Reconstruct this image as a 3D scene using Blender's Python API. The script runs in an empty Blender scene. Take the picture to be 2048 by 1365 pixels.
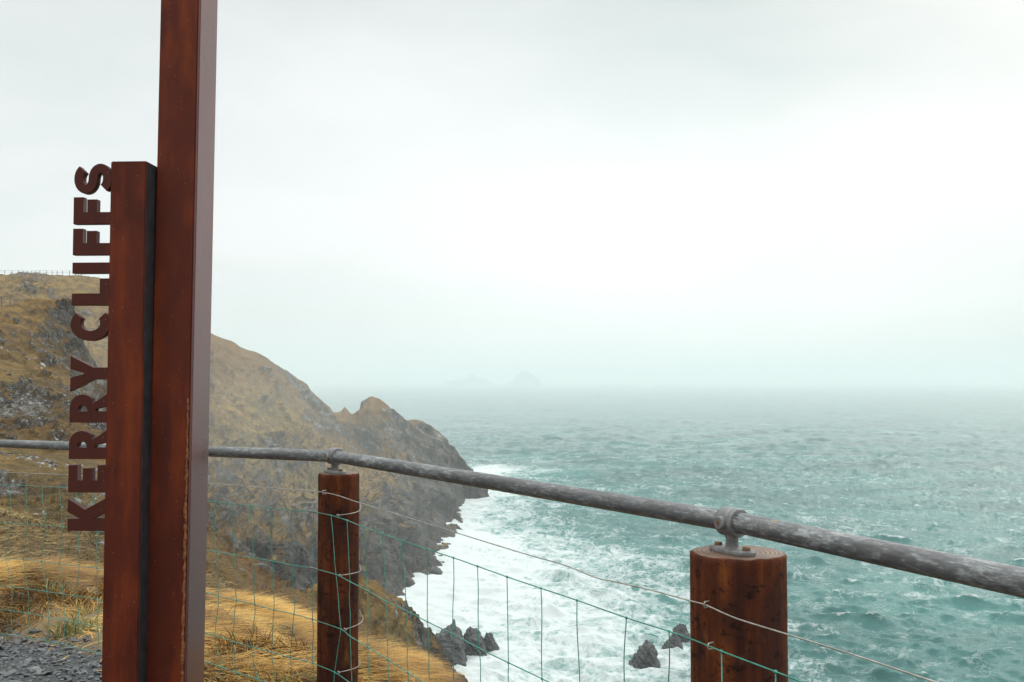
import bpy, bmesh, math, random
import numpy as np
from mathutils import Vector, Matrix
random.seed(4); rng = np.random.default_rng(11)
sc = bpy.context.scene; COL = sc.collection
F = 1991.0; PITCH = math.atan(80/F); CZ = 60.0            # camera height above the sea, metres
cP, sP = math.cos(PITCH), math.sin(PITCH)
# ------------------------------------------------------------------ geometry helpers
def ray(px, py):
    x = (px-1024)/F; y = (682.5-py)/F
    return np.array([x, cP - y*sP, sP + y*cP])
def at(px, py, D):                                        # world point on that line of sight at depth D
    r = ray(px, py); return np.array([0, 0, CZ]) + r*(D/r[1])
def sea(px, py):
    r = ray(px, py); return np.array([0, 0, CZ]) + r*(-CZ/r[2])
def on_plane(px, py, A, B):                               # vertical plane through A and B (xy)
    r = ray(px, py); d = (B[0]-A[0], B[1]-A[1]); n = (d[1], -d[0])
    s = (A[0]*n[0]+A[1]*n[1])/(r[0]*n[0]+r[1]*n[1])
    return Vector((r[0]*s, r[1]*s, CZ+r[2]*s))
def obj(name, me, mats=None, parent=None):
    o = bpy.data.objects.new(name, me); COL.objects.link(o)
    if mats is not None:
        for m in (mats if isinstance(mats, (list, tuple)) else [mats]): me.materials.append(m)
    if parent: o.parent = parent
    return o
def tag(o, label=None, cat=None, group=None, kind=None):
    if label: o['label'] = label
    if cat: o['category'] = cat
    if group: o['group'] = group
    if kind: o['kind'] = kind
    return o
def empty(name, loc=(0, 0, 0)):
    o = bpy.data.objects.new(name, None); COL.objects.link(o); o.location = loc; o.empty_display_size = .1; return o
def np_mesh(name, V, Fq, smooth=True, attrs=None):
    V = np.asarray(V, np.float32); Fq = np.asarray(Fq, np.int32)
    me = bpy.data.meshes.new(name); k = Fq.shape[1]
    me.vertices.add(len(V)); me.vertices.foreach_set('co', V.ravel())
    me.loops.add(Fq.size); me.loops.foreach_set('vertex_index', Fq.ravel())
    me.polygons.add(len(Fq)); me.polygons.foreach_set('loop_start', np.arange(0, Fq.size, k, dtype=np.int32))
    me.polygons.foreach_set('use_smooth', np.full(len(Fq), smooth, dtype=bool))
    me.update(calc_edges=True)
    for n, a in (attrs or {}).items():
        at_ = me.attributes.new(n, 'FLOAT', 'POINT'); at_.data.foreach_set('value', np.asarray(a, np.float32).ravel())
    return me
def bm_mesh(name, bm, smooth=True):
    me = bpy.data.meshes.new(name); bm.normal_update(); bm.to_mesh(me); bm.free()
    if smooth:
        me.polygons.foreach_set('use_smooth', [True]*len(me.polygons))
    return me
def sharpen(me, deg=35):
    bm = bmesh.new(); bm.from_mesh(me)
    for e in bm.edges:
        if len(e.link_faces) == 2 and e.calc_face_angle(0) > math.radians(deg): e.smooth = False
    bm.to_mesh(me); bm.free(); return me
def tube(bm, pts, r, n=8, cap=True):
    pts = [Vector(p) for p in pts]; rings = []; up = None
    for i, p in enumerate(pts):
        t = (pts[min(i+1, len(pts)-1)] - pts[max(i-1, 0)]).normalized()
        if up is None:
            up = Vector((0, 0, 1)) if abs(t.z) < .9 else Vector((1, 0, 0))
        a = t.cross(up).normalized(); b = a.cross(t).normalized(); up = b
        rr = r[i] if isinstance(r, (list, tuple)) else r
        rings.append([bm.verts.new(p + (a*math.cos(2*math.pi*k/n)+b*math.sin(2*math.pi*k/n))*rr) for k in range(n)])
    for i in range(len(rings)-1):
        for k in range(n):
            bm.faces.new((rings[i][k], rings[i][(k+1) % n], rings[i+1][(k+1) % n], rings[i+1][k]))
    if cap:
        bm.faces.new(rings[0][::-1]); bm.faces.new(rings[-1])
def cr(pts, n=6):                                          # Catmull-Rom through points
    P = [Vector(p) for p in pts]; out = []
    for i in range(len(P)-1):
        a, b, c, d = P[max(i-1, 0)], P[i], P[i+1], P[min(i+2, len(P)-1)]
        for k in range(n):
            t = k/n
            out.append(.5*((2*b)+(c-a)*t+(2*a-5*b+4*c-d)*t*t+(3*b-a-3*c+d)*t**3))
    out.append(P[-1]); return out
# ------------------------------------------------------------------ noise
def _h(ix, iy, iz, s):
    with np.errstate(over='ignore'):
        n = ix.astype(np.uint32)*np.uint32(374761393) + iy.astype(np.uint32)*np.uint32(668265263) + iz.astype(np.uint32)*np.uint32(2246822519) + np.uint32(s*3266489917 % 4294967295)
        n = (n ^ (n >> np.uint32(13)))*np.uint32(1274126177); n = (n ^ (n >> np.uint32(16)))*np.uint32(2654435761); n ^= n >> np.uint32(15)
    return n.astype(np.float64)/4294967295.0
def noise(x, y, z=None, s=1):
    x = np.asarray(x, float); y = np.asarray(y, float); z = np.zeros_like(x) if z is None else np.asarray(z, float)
    fx, fy, fz = np.floor(x), np.floor(y), np.floor(z)
    ix, iy, iz = (a.astype(np.int64) for a in (fx, fy, fz))
    u, v, w = x-fx, y-fy, z-fz
    u, v, w = (t*t*t*(t*(t*6-15)+10) for t in (u, v, w))
    def L(dz):
        a = _h(ix, iy, iz+dz, s); b = _h(ix+1, iy, iz+dz, s); c = _h(ix, iy+1, iz+dz, s); d = _h(ix+1, iy+1, iz+dz, s)
        return (a*(1-u)+b*u)*(1-v)+(c*(1-u)+d*u)*v
    if not np.any(fz != z) and not np.any(z): return L(0)*2-1
    return (L(0)*(1-w)+L(1)*w)*2-1
def fbm(x, y, z=None, o=5, s=1, g=.5, ridged=False):
    t = 0; a = 1; n = 0; f = 1
    for i in range(o):
        v = noise(x*f+17.3*i, y*f-9.1*i, None if z is None else z*f+3.7*i, s+i)
        if ridged: v = 1-2*np.abs(v)
        t = t+a*v; n += a; a *= g; f *= 2.03
    return t/n
def sstep(a, b, x): t = np.clip((x-a)/(b-a), 0, 1); return t*t*(3-2*t)
# ------------------------------------------------------------------ materials
def mat(name):
    m = bpy.data.materials.new(name); m.use_nodes = True; nt = m.node_tree
    b = nt.nodes['Principled BSDF']; return m, nt, b
class N:
    def __init__(s, nt): s.nt = nt; s.tc = nt.nodes.new('ShaderNodeTexCoord').outputs['Object']
    def new(s, t, **k):
        n = s.nt.nodes.new(t)
        for a, b in k.items(): setattr(n, a, b)
        return n
    def link(s, a, b): s.nt.links.new(a, b)
    def put(s, sock, v):
        if isinstance(v, bpy.types.NodeSocket): s.link(v, sock)
        elif v is not None:
            sock.default_value = (tuple(v)+(1,) if isinstance(v, (tuple, list)) and len(v) == 3 and sock.type == 'RGBA' else v)
    def mapping(s, scale=(1, 1, 1), rot=(0, 0, 0), vec=None):
        n = s.new('ShaderNodeMapping'); s.link(vec or s.tc, n.inputs[0]); n.inputs['Scale'].default_value = scale; n.inputs['Rotation'].default_value = rot; return n.outputs[0]
    def noise(s, scale, detail=6, rough=.55, vec=None, dist=0):
        n = s.new('ShaderNodeTexNoise'); s.link(vec or s.tc, n.inputs['Vector']); n.inputs['Scale'].default_value = scale; n.inputs['Detail'].default_value = detail; n.inputs['Roughness'].default_value = rough; n.inputs['Distortion'].default_value = dist; return n.outputs[0]
    def vor(s, scale, vec=None, feat='F1', out=0):
        n = s.new('ShaderNodeTexVoronoi', feature=feat); s.link(vec or s.tc, n.inputs['Vector']); n.inputs['Scale'].default_value = scale; return n.outputs[out]
    def ramp(s, fac, stops, interp='LINEAR'):
        n = s.new('ShaderNodeValToRGB'); s.link(fac, n.inputs[0]); cr_ = n.color_ramp; cr_.interpolation = interp
        while len(cr_.elements) < len(stops): cr_.elements.new(.5)
        for e, (p, c) in zip(cr_.elements, stops):
            e.position = p; e.color = (c, c, c, 1) if isinstance(c, (int, float)) else tuple(c)+(1,)
        return n.outputs[0]
    def mix(s, f, a, b, mode='MIX'):
        n = s.new('ShaderNodeMix', data_type='RGBA', blend_type=mode); s.put(n.inputs[0], f); s.put(n.inputs[6], a); s.put(n.inputs[7], b); return n.outputs[2]
    def math(s, op, a, b=None, c=None, clamp=False):
        n = s.new('ShaderNodeMath', operation=op, use_clamp=clamp)
        for i, v in enumerate((a, b, c)): s.put(n.inputs[i], v)
        return n.outputs[0]
    def attr(s, name):
        n = s.new('ShaderNodeAttribute', attribute_name=name); return n.outputs['Fac']
    def bump(s, h, strength, dist, b):
        n = s.new('ShaderNodeBump'); s.link(h, n.inputs['Height']); n.inputs['Strength'].default_value = strength; n.inputs['Distance'].default_value = dist
        s.link(n.outputs[0], b.inputs['Normal']); return n
def rgb(*c): return tuple(c)

def m_terrain():
    m, nt, b = mat('hillside'); g = N(nt)
    rock = g.attr('rock'); near = g.attr('near'); wet = g.attr('wet')
    n1 = g.noise(.045, 8, .6); n2 = g.noise(.35, 8, .65); n3 = g.noise(1.7, 6, .6); n0 = g.noise(.014, 4, .5)
    grass = g.ramp(n2, [(.32, (.050, .032, .010)), (.44, (.155, .090, .022)), (.56, (.31, .18, .042)), (.72, (.44, .265, .07))])
    green = g.ramp(n3, [(.3, (.06, .055, .018)), (.7, (.19, .17, .05))])
    n4 = g.noise(9, 5, .6); grass = g.mix(g.ramp(n1, [(.45, 0), (.65, .5)]), grass, green)
    bracken = g.ramp(n3, [(.3, (.10, .05, .018)), (.7, (.27, .14, .05))])
    grass = g.mix(g.ramp(n0, [(.4, 0), (.62, .7)]), grass, bracken)
    grass = g.mix(g.math('MULTIPLY', g.ramp(n4, [(.38, .7), (.55, 0)]), near), grass, (.07, .042, .016))
    # rock: slanting strata, joints, pale lichen
    cb = g.new('ShaderNodeCombineXYZ'); g.link(g.math('MULTIPLY', g.attr('bedq'), .42), cb.inputs[0]); g.link(g.math('MULTIPLY', g.attr('bedp'), .075), cb.inputs[1])
    sy = g.new('ShaderNodeSeparateXYZ'); g.link(g.tc, sy.inputs[0]); g.link(g.math('MULTIPLY', sy.outputs['Y'], .06), cb.inputs[2]); s1 = g.noise(1.0, 9, .72, cb.outputs[0], .25); s2 = g.noise(3.1, 7, .7, cb.outputs[0], .2)
    rk = g.ramp(s1, [(.36, (.020, .017, .015)), (.47, (.078, .063, .049)), (.55, (.175, .150, .122)), (.66, (.37, .335, .29))])
    rk = g.mix(g.ramp(s2, [(.35, .55), (.6, 0)]), rk, (.024, .022, .022))
    lich = g.math('MULTIPLY', g.ramp(g.noise(2.2, 8, .75), [(.54, 0), (.60, 1)]), g.math('MULTIPLY', g.math('SUBTRACT', 1.0, wet, clamp=True), near))
    rk = g.mix(lich, rk, (.50, .48, .45))
    rk = g.mix(g.math('MULTIPLY', wet, .5), rk, (.034, .031, .029))
    f = g.math('ADD', rock, g.math('MULTIPLY', g.math('SUBTRACT', n2, .5), 1.3))
    f = g.math('ADD', f, g.math('MULTIPLY', g.math('SUBTRACT', s1, .5), 1.5))
    f = g.ramp(f, [(.44, 0), (.56, 1)])
    g.link(g.mix(f, grass, rk), b.inputs['Base Color']); b.inputs['Roughness'].default_value = .85
    b.inputs['Specular IOR Level'].default_value = .25
    h = g.math('ADD', g.math('ADD', g.math('MULTIPLY', n3, .5), g.math('MULTIPLY', n4, .18)), g.math('ADD', g.math('MULTIPLY', n2, 1.2), g.math('MULTIPLY', s2, f)))
    g.bump(h, 1.0, 1.6, b); return m
def m_ground():
    m, nt, b = mat('soil'); g = N(nt); gr = g.attr('gravel')
    n = g.noise(6, 8, .65); n2 = g.noise(55, 5, .6)
    grass = g.ramp(n, [(.3, (.09, .055, .02)), (.7, (.22, .14, .05))])
    v = g.vor(60); stone = g.ramp(g.noise(30, 3), [(.3, (.05, .05, .052)), (.7, (.15, .145, .145))])
    stone = g.mix(g.ramp(v, [(.0, 0), (.55, .8)]), stone, (.02, .02, .02))
    g.link(g.mix(gr, grass, stone), b.inputs['Base Color']); b.inputs['Roughness'].default_value = .8
    g.bump(g.math('ADD', n2, v), .6, .02, b); return m
def m_blades(name, stops):
    m, nt, b = mat(name); g = N(nt); c = g.attr('tone')
    g.link(g.ramp(c, stops), b.inputs['Base Color']); b.inputs['Roughness'].default_value = .6
    b.inputs['Specular IOR Level'].default_value = .35
    return m
def m_stone(name='gravel_stone', stops=((.0, (.035, .035, .04)), (.6, (.12, .118, .12)), (.9, (.2, .195, .19)), (1, (.42, .42, .41)))):
    m, nt, b = mat(name); g = N(nt); c = g.attr('tone')
    col = g.ramp(c, list(stops)); col = g.mix(g.ramp(g.noise(90, 4), [(.35, .4), (.65, 0)]), col, (.03, .03, .03))
    g.link(col, b.inputs['Base Color']); b.inputs['Roughness'].default_value = .45; return m
def m_rock():
    m, nt, b = mat('sea_rock'); g = N(nt)
    st = g.mapping((.25, .25, .9), (0, .9, 0)); s1 = g.noise(1.0, 8, .7, st, .4)
    g.link(g.ramp(s1, [(.3, (.022, .022, .024)), (.55, (.07, .068, .068)), (.8, (.17, .16, .155))]), b.inputs['Base Color'])
    b.inputs['Roughness'].default_value = .6; g.bump(s1, .9, .6, b); return m
def m_sea():
    m, nt, b = mat('sea_water'); g = N(nt)
    foam = g.attr('foam'); cap = g.attr('cap')
    warp = g.noise(.035, 4, .5); mp = g.mapping((1, 1, 1))
    vv = g.new('ShaderNodeVectorMath', operation='ADD'); g.link(mp, vv.inputs[0])
    wn = g.new('ShaderNodeTexNoise'); g.link(g.tc, wn.inputs['Vector']); wn.inputs['Scale'].default_value = .03; wn.inputs['Detail'].default_value = 5
    sc_ = g.new('ShaderNodeVectorMath', operation='SCALE'); g.link(wn.outputs['Color'], sc_.inputs[0]); sc_.inputs['Scale'].default_value = 30
    g.link(sc_.outputs[0], vv.inputs[1]); wv = vv.outputs[0]
    n1 = g.noise(.09, 10, .68, wv); n2 = g.noise(.5, 8, .7, wv); lace = g.vor(.22, wv, 'DISTANCE_TO_EDGE')
    t = g.math('ADD', foam, g.math('MULTIPLY', g.math('SUBTRACT', n1, .5), 1.9))
    t = g.math('ADD', t, g.math('MULTIPLY', g.math('SUBTRACT', n2, .5), .9))
    rd = g.math('SUBTRACT', .09, g.math('ABSOLUTE', g.math('SUBTRACT', g.noise(.22, 7, .6, wv), .5))); rd2 = g.math('SUBTRACT', .09, g.math('ABSOLUTE', g.math('SUBTRACT', g.noise(.7, 5, .6, wv), .5)))
    t = g.math('ADD', t, g.math('ADD', g.math('MULTIPLY', rd, 2.4), g.math('MULTIPLY', rd2, 1.6)))
    fm = g.ramp(t, [(.40, 0), (.64, .42), (1.15, 1)])
    cp = g.ramp(g.math('ADD', cap, g.math('MULTIPLY', g.math('SUBTRACT', n2, .5), 1.2)), [(.5, 0), (.8, .9)])
    fm = g.math('MAXIMUM', fm, cp)
    water = g.ramp(g.noise(.012, 5, .6), [(.35, (.012, .072, .069)), (.65, (.034, .145, .132))])
    water = g.mix(g.math('MULTIPLY', foam, .9, clamp=True), water, (.13, .30, .275))
    g.link(g.mix(fm, water, (.58, .61, .60)), b.inputs['Base Color'])
    g.link(g.math('MULTIPLY_ADD', fm, .5, .22), b.inputs['Roughness']); b.inputs['IOR'].default_value = 1.33
    h = g.math('ADD', g.noise(.8, 8, .7, g.mapping((.6, 1.3, 1))), g.math('MULTIPLY', fm, .5)); g.bump(h, .55, .7, b)
    return m
def m_wood():
    m, nt, b = mat('stained_timber'); g = N(nt)
    gr = g.noise(1, 8, .65, g.mapping((26, 26, 1.3)), .2); p = g.noise(9, 5, .6, g.mapping((1, 1, .6))); fine = g.noise(1, 6, .7, g.mapping((110, 110, 5)))
    c = g.ramp(gr, [(.3, (.040, .010, .005)), (.5, (.10, .026, .009)), (.68, (.19, .052, .014)), (.85, (.28, .10, .03))])
    c = g.mix(g.ramp(p, [(.38, .75), (.56, 0)]), c, (.025, .011, .010))
    c = g.mix(g.ramp(p, [(.6, 0), (.75, .5)]), c, (.22, .07, .02))
    fl_ = g.noise(1, 5, .7, g.mapping((38, 38, 55))); c = g.mix(g.ramp(fl_, [(.38, .85), (.46, 0)]), c, (.014, .006, .005)); c = g.mix(g.ramp(g.noise(1, 5, .65, g.mapping((14, 14, 7))), [(.56, 0), (.70, .35)]), c, (.30, .115, .03))
    knot = g.vor(4.5, g.mapping((1, 1, .55))); c = g.mix(g.ramp(knot, [(.06, .85), (.13, 0)]), c, (.02, .008, .006))
    g.link(c, b.inputs['Base Color']); b.inputs['Roughness'].default_value = .7; b.inputs['Specular IOR Level'].default_value = .1
    g.bump(g.math('ADD', gr, g.math('MULTIPLY', fine, .5)), .9, .006, b); return m
def m_endgrain():
    m, nt, b = mat('end_grain'); g = N(nt)
    w = g.new('ShaderNodeTexWave', wave_type='RINGS', rings_direction='Z'); g.link(g.tc, w.inputs['Vector']); w.inputs['Scale'].default_value = 34; w.inputs['Distortion'].default_value = 2.2; w.inputs['Detail'].default_value = 3
    c = g.ramp(w.outputs['Color'], [(.2, (.10, .050, .028)), (.8, (.24, .14, .085))])
    c = g.mix(g.ramp(g.noise(22, 5), [(.4, .6), (.6, 0)]), c, (.07, .035, .022))
    g.link(c, b.inputs['Base Color']); b.inputs['Roughness'].default_value = .6; g.bump(w.outputs['Color'], .4, .002, b); return m
def m_galv(name='galvanised_pipe', rust=.0):
    m, nt, b = mat(name); g = N(nt)
    a = g.noise(1, 10, .74, g.mapping((26, 120, 120))); f = g.noise(1, 6, .7, g.mapping((60, 240, 240))); l = g.noise(1, 4, .6, g.mapping((5, 18, 18)))
    t = g.math('ADD', a, g.math('MULTIPLY', g.math('SUBTRACT', f, .5), .5)); t = g.math('ADD', t, g.math('MULTIPLY', g.math('SUBTRACT', l, .5), .5))
    c = g.ramp(t, [(.36, (.085, .08, .08)), (.52, (.13, .125, .127)), (.60, (.21, .21, .21)), (.74, (.40, .41, .41))])
    c = g.mix(g.ramp(g.noise(11, 4, .6), [(.70, 0), (.76, .7)]), c, (.28, .17, .06))
    g.link(c, b.inputs['Base Color']); b.inputs['Metallic'].default_value = .35; b.inputs['Roughness'].default_value = .48
    g.bump(t, .35, .0015, b); return m
def m_cast():
    m, nt, b = mat('cast_fitting'); g = N(nt)
    f = g.noise(60, 8, .7); g.link(g.ramp(f, [(.3, (.09, .085, .085)), (.6, (.22, .21, .205)), (.8, (.38, .38, .37))]), b.inputs['Base Color'])
    b.inputs['Metallic'].default_value = .3; b.inputs['Roughness'].default_value = .55; g.bump(f, .3, .001, b); return m
def m_corten(name, dark=(.050, .010, .006), mid=(.120, .022, .010), hot=(.25, .045, .008), rough=.42, metal=.0, amt=.6, spec=.12):
    m, nt, b = mat(name); g = N(nt)
    p = g.noise(1, 7, .62, g.mapping((5, 5, 2.6)), 1.2); f = g.noise(260, 5, .7); s = g.noise(1, 5, .6, g.mapping((9, 9, 2.2)))
    c = g.mix(g.ramp(p, [(.28, .2), (.7, 1)]), dark, mid)
    c = g.mix(g.math('MULTIPLY', g.ramp(s, [(.48, 0), (.66, 1)]), amt), c, hot)
    c = g.mix(g.ramp(f, [(.35, .25), (.6, 0)]), c, (.02, .008, .006))
    sp = g.vor(42); c = g.mix(g.ramp(sp, [(.05, .35), (.09, 0)]), c, (.36, .22, .18))
    g.link(c, b.inputs['Base Color']); b.inputs['Metallic'].default_value = metal; b.inputs['Specular IOR Level'].default_value = spec
    g.link(g.ramp(p, [(.3, rough), (.7, rough+.12)]), b.inputs['Roughness'])
    g.bump(f, .12, .0006, b); return m
def m_plain(name, c, rough=.5, metal=0, var=.25, scale=60):
    m, nt, b = mat(name); g = N(nt)
    d = tuple(x*(1-var) for x in c); l = tuple(min(1, x*(1+var)) for x in c)
    g.link(g.ramp(g.noise(scale, 4), [(.35, d), (.65, l)]), b.inputs['Base Color'])
    b.inputs['Roughness'].default_value = rough; b.inputs['Metallic'].default_value = metal; return m
M = dict(terrain=m_terrain(), ground=m_ground(), sea=m_sea(), rock=m_rock(), wood=m_wood(), end=m_endgrain(), galv=m_galv(), cast=m_cast(),
         corten=m_corten('rusted_steel'), letter=m_corten('rusted_letter_plate', (.055, .014, .010), (.085, .021, .014), (.12, .03, .016), .4),
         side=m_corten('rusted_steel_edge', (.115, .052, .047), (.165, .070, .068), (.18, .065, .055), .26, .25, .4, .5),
         weld=m_plain('weld_rust', (.20, .065, .018), .8, 0, .6, 90), black=m_plain('shade_black_steel', (.018, .015, .018), .6, 0, .5, 30), dark=m_plain('dark_recess', (.012, .010, .010), .7),  # black: shade between the sign posts, put into a base colour
         green=m_plain('green_coated_wire', (.04, .225, .165), .4, 0, .3, 40), zinc=m_plain('zinc_wire', (.34, .31, .27), .4, .4, .3, 50),
         rust=m_plain('rusty_bolt', (.17, .085, .045), .6, .2, .5, 120), stone=m_stone(),
         straw=m_blades('straw_grass', [(0, (.06, .028, .008)), (.25, (.16, .072, .015)), (.5, (.40, .205, .04)), (.75, (.62, .345, .07)), (.95, (.74, .48, .145)), (1, (.16, .17, .05))]),
         tuft=m_blades('hill_tufts', [(0, (.07, .05, .02)), (.4, (.2, .13, .04)), (.75, (.38, .25, .08)), (1, (.15, .15, .045))]),
         grey=m_plain('weathered_fence_timber', (.10, .095, .09), .8), island=m_plain('island_rock', (.11, .115, .11), .9, 0, .3, .002))

# ------------------------------------------------------------------ the land: heights from surveyed ridge, shore and slope points
PTS = []
def pix(lst, step=None):
    P = [at(*p) for p in lst]
    for i, p in enumerate(P):
        PTS.append(p)
        if step and i < len(P)-1:
            n = int(np.linalg.norm(P[i+1]-p)//step)
            for k in range(1, n+1): PTS.append(p+(P[i+1]-p)*k/(n+1))
def xyz(*lst):
    for p in lst: PTS.append(np.array(p, float))
RIDGE = [(-260, 560, 400), (-120, 556, 400), (0, 554, 400), (80, 549, 400), (150, 549, 400), (200, 553, 402), (235, 575, 404), (270, 600, 406), (330, 628, 410), (418, 669, 420), (436, 677, 423), (449, 684, 425), (463, 683, 428), (477, 692, 431), (493, 704, 435), (512, 704, 440), (525, 710, 445), (541, 725, 450), (572, 743, 458), (597, 761, 466), (611, 778, 471), (639, 799, 479), (660, 815, 484), (672, 838, 487), (678, 826, 489), (688, 813, 491), (700, 820, 493), (709, 838, 494), (718, 820, 496), (726, 802, 498), (743, 790, 500), (755, 796, 502), (773, 810, 505), (797, 831, 508), (810, 844, 510), (818, 840, 511), (840, 840, 514), (861, 850, 516), (885, 870, 519), (899, 891, 521), (920, 915, 524), (942, 933, 526), (952, 945, 527)]
pix(RIDGE, 5)
pix([(px, py+7, D-6) for px, py, D in RIDGE if px > 620], 4)
pix([(px, py+9, D-14) for px, py, D in RIDGE if px > 515], 5)
pix([(px, py+34, D-38) for px, py, D in RIDGE if 515 < px < 880], 6)
pix([(px, py+72, D-72) for px, py, D in RIDGE if 515 < px < 800], 8)
for px, py, D in RIDGE[::2]:                               # the far side falls to the sea, the hill on the left runs on as moor
    p = at(px, py, D)
    if px > 880: xyz((p[0]+1, p[1]+14, -3), (p[0]+6, p[1]+40, -9))
    elif px > 500: xyz((p[0]+8, p[1]+26, p[2]*.45-3), (p[0]+14, p[1]+60, -9))
    else: xyz((p[0], p[1]+60, p[2]-14), (p[0]+20, p[1]+200, p[2]-45))
SHORE_PX = [(950, 950), (953, 990), (932, 996), (915, 1020), (890, 1050), (876, 1098), (868, 1138), (830, 1152), (800, 1165), (778, 1195)]
SHORE = [sea(*p) for p in SHORE_PX] + [np.array(p, float) for p in [(-34, 262, 0), (-46, 246, 0), (-50, 224, 0), (-44, 212, 0), (-34, 214, 0)]] + [sea(*p) for p in [(862, 1312), (900, 1338), (926, 1366), (958, 1440), (1000, 1560), (1080, 1750)]] + [np.array(p, float) for p in [(14, 70, 0), (26, 40, 0), (34, 8, 0), (38, -40, 0)]]
for i in range(len(SHORE)-1):
    a, b = SHORE[i], SHORE[i+1]; n = int(np.linalg.norm(b-a)//6)+1
    for k in range(n):
        q = a+(b-a)*k/n; PTS.append(q+np.array([0, 0, -.3]))
# sea bed
for px, py in [(972, 944), (972, 960), (970, 985), (985, 1010), (990, 1000), (960, 1030), (935, 1070), (915, 1120), (905, 1150), (860, 1190), (835, 1220), (980, 1150), (1050, 1300), (1000, 1230), (1050, 1050), (1150, 960), (1300, 1300), (1500, 1200), (1100, 1450), (1250, 1800), (1900, 1200), (1500, 950), (990, 940), (960, 900)]:
    p = sea(px, py); xyz((p[0], p[1], -9))
xyz((-30, 228, -3), (-26, 240, -4), (60, 60, -14), (70, 0, -14), (200, 200, -14), (200, 0, -14), (90, -60, -14))
# headland face between ridge and shore
pix([(415, 905, 318), (415, 1050, 252), (500, 1000, 292), (560, 1170, 240), (600, 930, 330), (690, 950, 345), (520, 860, 345), (640, 1060, 290), (720, 1040, 318), (760, 1120, 300), (800, 960, 395), (800, 1060, 340), (860, 960, 440), (900, 960, 480), (870, 900, 490), (780, 880, 465), (700, 880, 440), (560, 800, 405), (470, 780, 375), (415, 770, 362), (300, 860, 300), (300, 720, 350)])
# far hill on the left, its cliff and the dip in front of it
pix([(200, 640, 372), (150, 640, 345), (180, 700, 315), (205, 775, 285), (60, 600, 355), (60, 573, 385), (-60, 600, 350), (0, 630, 300), (110, 640, 300), (-150, 640, 300), (60, 660, 240), (-150, 660, 240), (170, 800, 235), (260, 900, 220), (150, 820, 205)])
# near hillside on the left
pix([(-220, 622, 180), (-100, 615, 180), (0, 612, 180), (60, 610, 182), (115, 612, 184), (135, 622, 186), (128, 650, 184), (112, 690, 176), (118, 730, 162), (140, 790, 146), (190, 860, 132), (215, 905, 122), (260, 960, 105), (300, 1000, 92), (350, 1040, 80), (400, 1085, 70), (440, 1128, 71), (480, 1166, 74), (512, 1204, 78), (560, 1252, 84), (630, 1300, 92)], 5)
pix([(0, 700, 150), (60, 720, 148), (0, 800, 120), (90, 800, 126), (0, 900, 92), (120, 900, 98), (0, 1000, 62), (100, 1000, 66), (200, 1000, 70), (0, 1080, 34), (100, 1090, 36), (200, 1090, 38), (300, 1110, 40), (-200, 1000, 60), (-200, 850, 110), (-200, 1090, 30), (410, 1150, 42), (460, 1195, 45)])
xyz((-75, 205, 62), (-60, 150, 44), (-52, 130, 36), (-38, 118, 34), (-30, 120, 28), (-44, 180, 14), (-70, 190, 32), (-40, 150, 20))
# spur below the viewpoint
pix([(727, 1163, 150), (690, 1172, 150), (655, 1235, 146), (600, 1290, 140), (745, 1178, 153), (770, 1200, 158), (800, 1214, 166), (835, 1262, 182), (850, 1290, 192)], 5)
pix([(727, 1250, 112), (760, 1320, 95), (800, 1300, 142), (850, 1345, 158), (690, 1270, 105), (880, 1350, 176)])
xyz((-14, 168, 4))
# cliff edge of the viewpoint
def gz(x, y): return CZ - 1.2 - .10*sstep(1.4, 2.9, -np.asarray(x, float))
EDGE = [(-16, 12.5), (-9, 9.6), (-5.4, 7.9), (-3.55, 6.9), (-2.73, 6.45), (-1.75, 5.5), (-1.18, 4.85), (-.72, 4.35), (-.42, 3.85), (.1, 3.05), (.75, 2.4), (1.25, 1.65), (1.8, .8), (2.6, -1.5), (4, -5), (7, -14), (10, -30)]
for i in range(len(EDGE)-1):
    a, b = np.array(EDGE[i]), np.array(EDGE[i+1]); n = int(np.linalg.norm(b-a)/.45)+1
    if i in (0, len(EDGE)-2, len(EDGE)-3): n = 4
    for k in range(n):
        q = a+(b-a)*k/n; d = (b-a)/np.linalg.norm(b-a); o = np.array([-d[1], d[0]])
        xyz((q[0], q[1], gz(*q)-.06)); s = 1.0 if q[0] > -1.9 else .45
        xyz((q[0]+o[0]*.7, q[1]+o[1]*.7, gz(*q)-.06-.45*s), (q[0]+o[0]*2.2, q[1]+o[1]*2.2, gz(*q)-2.2*s))
        xyz((q[0]-o[0]*.9, q[1]-o[1]*.9, gz(*q)))
for x in (-30, -18, -10, -5, -1, 2, 5):
    for y in (-40, -25, -15, -8, -4, -1, 1.2, 3, 5): 
        if x < 1.2 - .28*y - (.35*y if y > 0 else 0) and x < 1 and not (x > -6 and y > 4): xyz((x, y, float(gz(x, y))))
pix([(800, 1500, 20), (950, 1500, 24), (900, 1480, 60), (1050, 1650, 30), (800, 1420, 60), (620, 1420, 30), (520, 1330, 22), (700, 1380, 45), (600, 1330, 60)])
xyz((12, 20, 34), (16, 8, 34), (8, 6, 50), (6, 2, 52), (12, -10, 48), (18, -30, 45), (22, 10, 20), (8, 50, 26), (0, 90, 18))
P = np.array(PTS); 
keep = [0]                                                 # drop near-duplicates
for i in range(1, len(P)):
    if np.min(np.hypot(P[keep, 0]-P[i, 0], P[keep, 1]-P[i, 1])) > .25: keep.append(i)
P = P[keep]
Rm = np.hypot(P[:, None, 0]-P[None, :, 0], P[:, None, 1]-P[None, :, 1])
A = np.zeros((len(P)+1,)*2); A[:-1, :-1] = -Rm - np.eye(len(P))*1e-6; A[-1, :-1] = 1; A[:-1, -1] = 1
Wt = np.linalg.solve(A, np.append(P[:, 2], 0))
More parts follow.
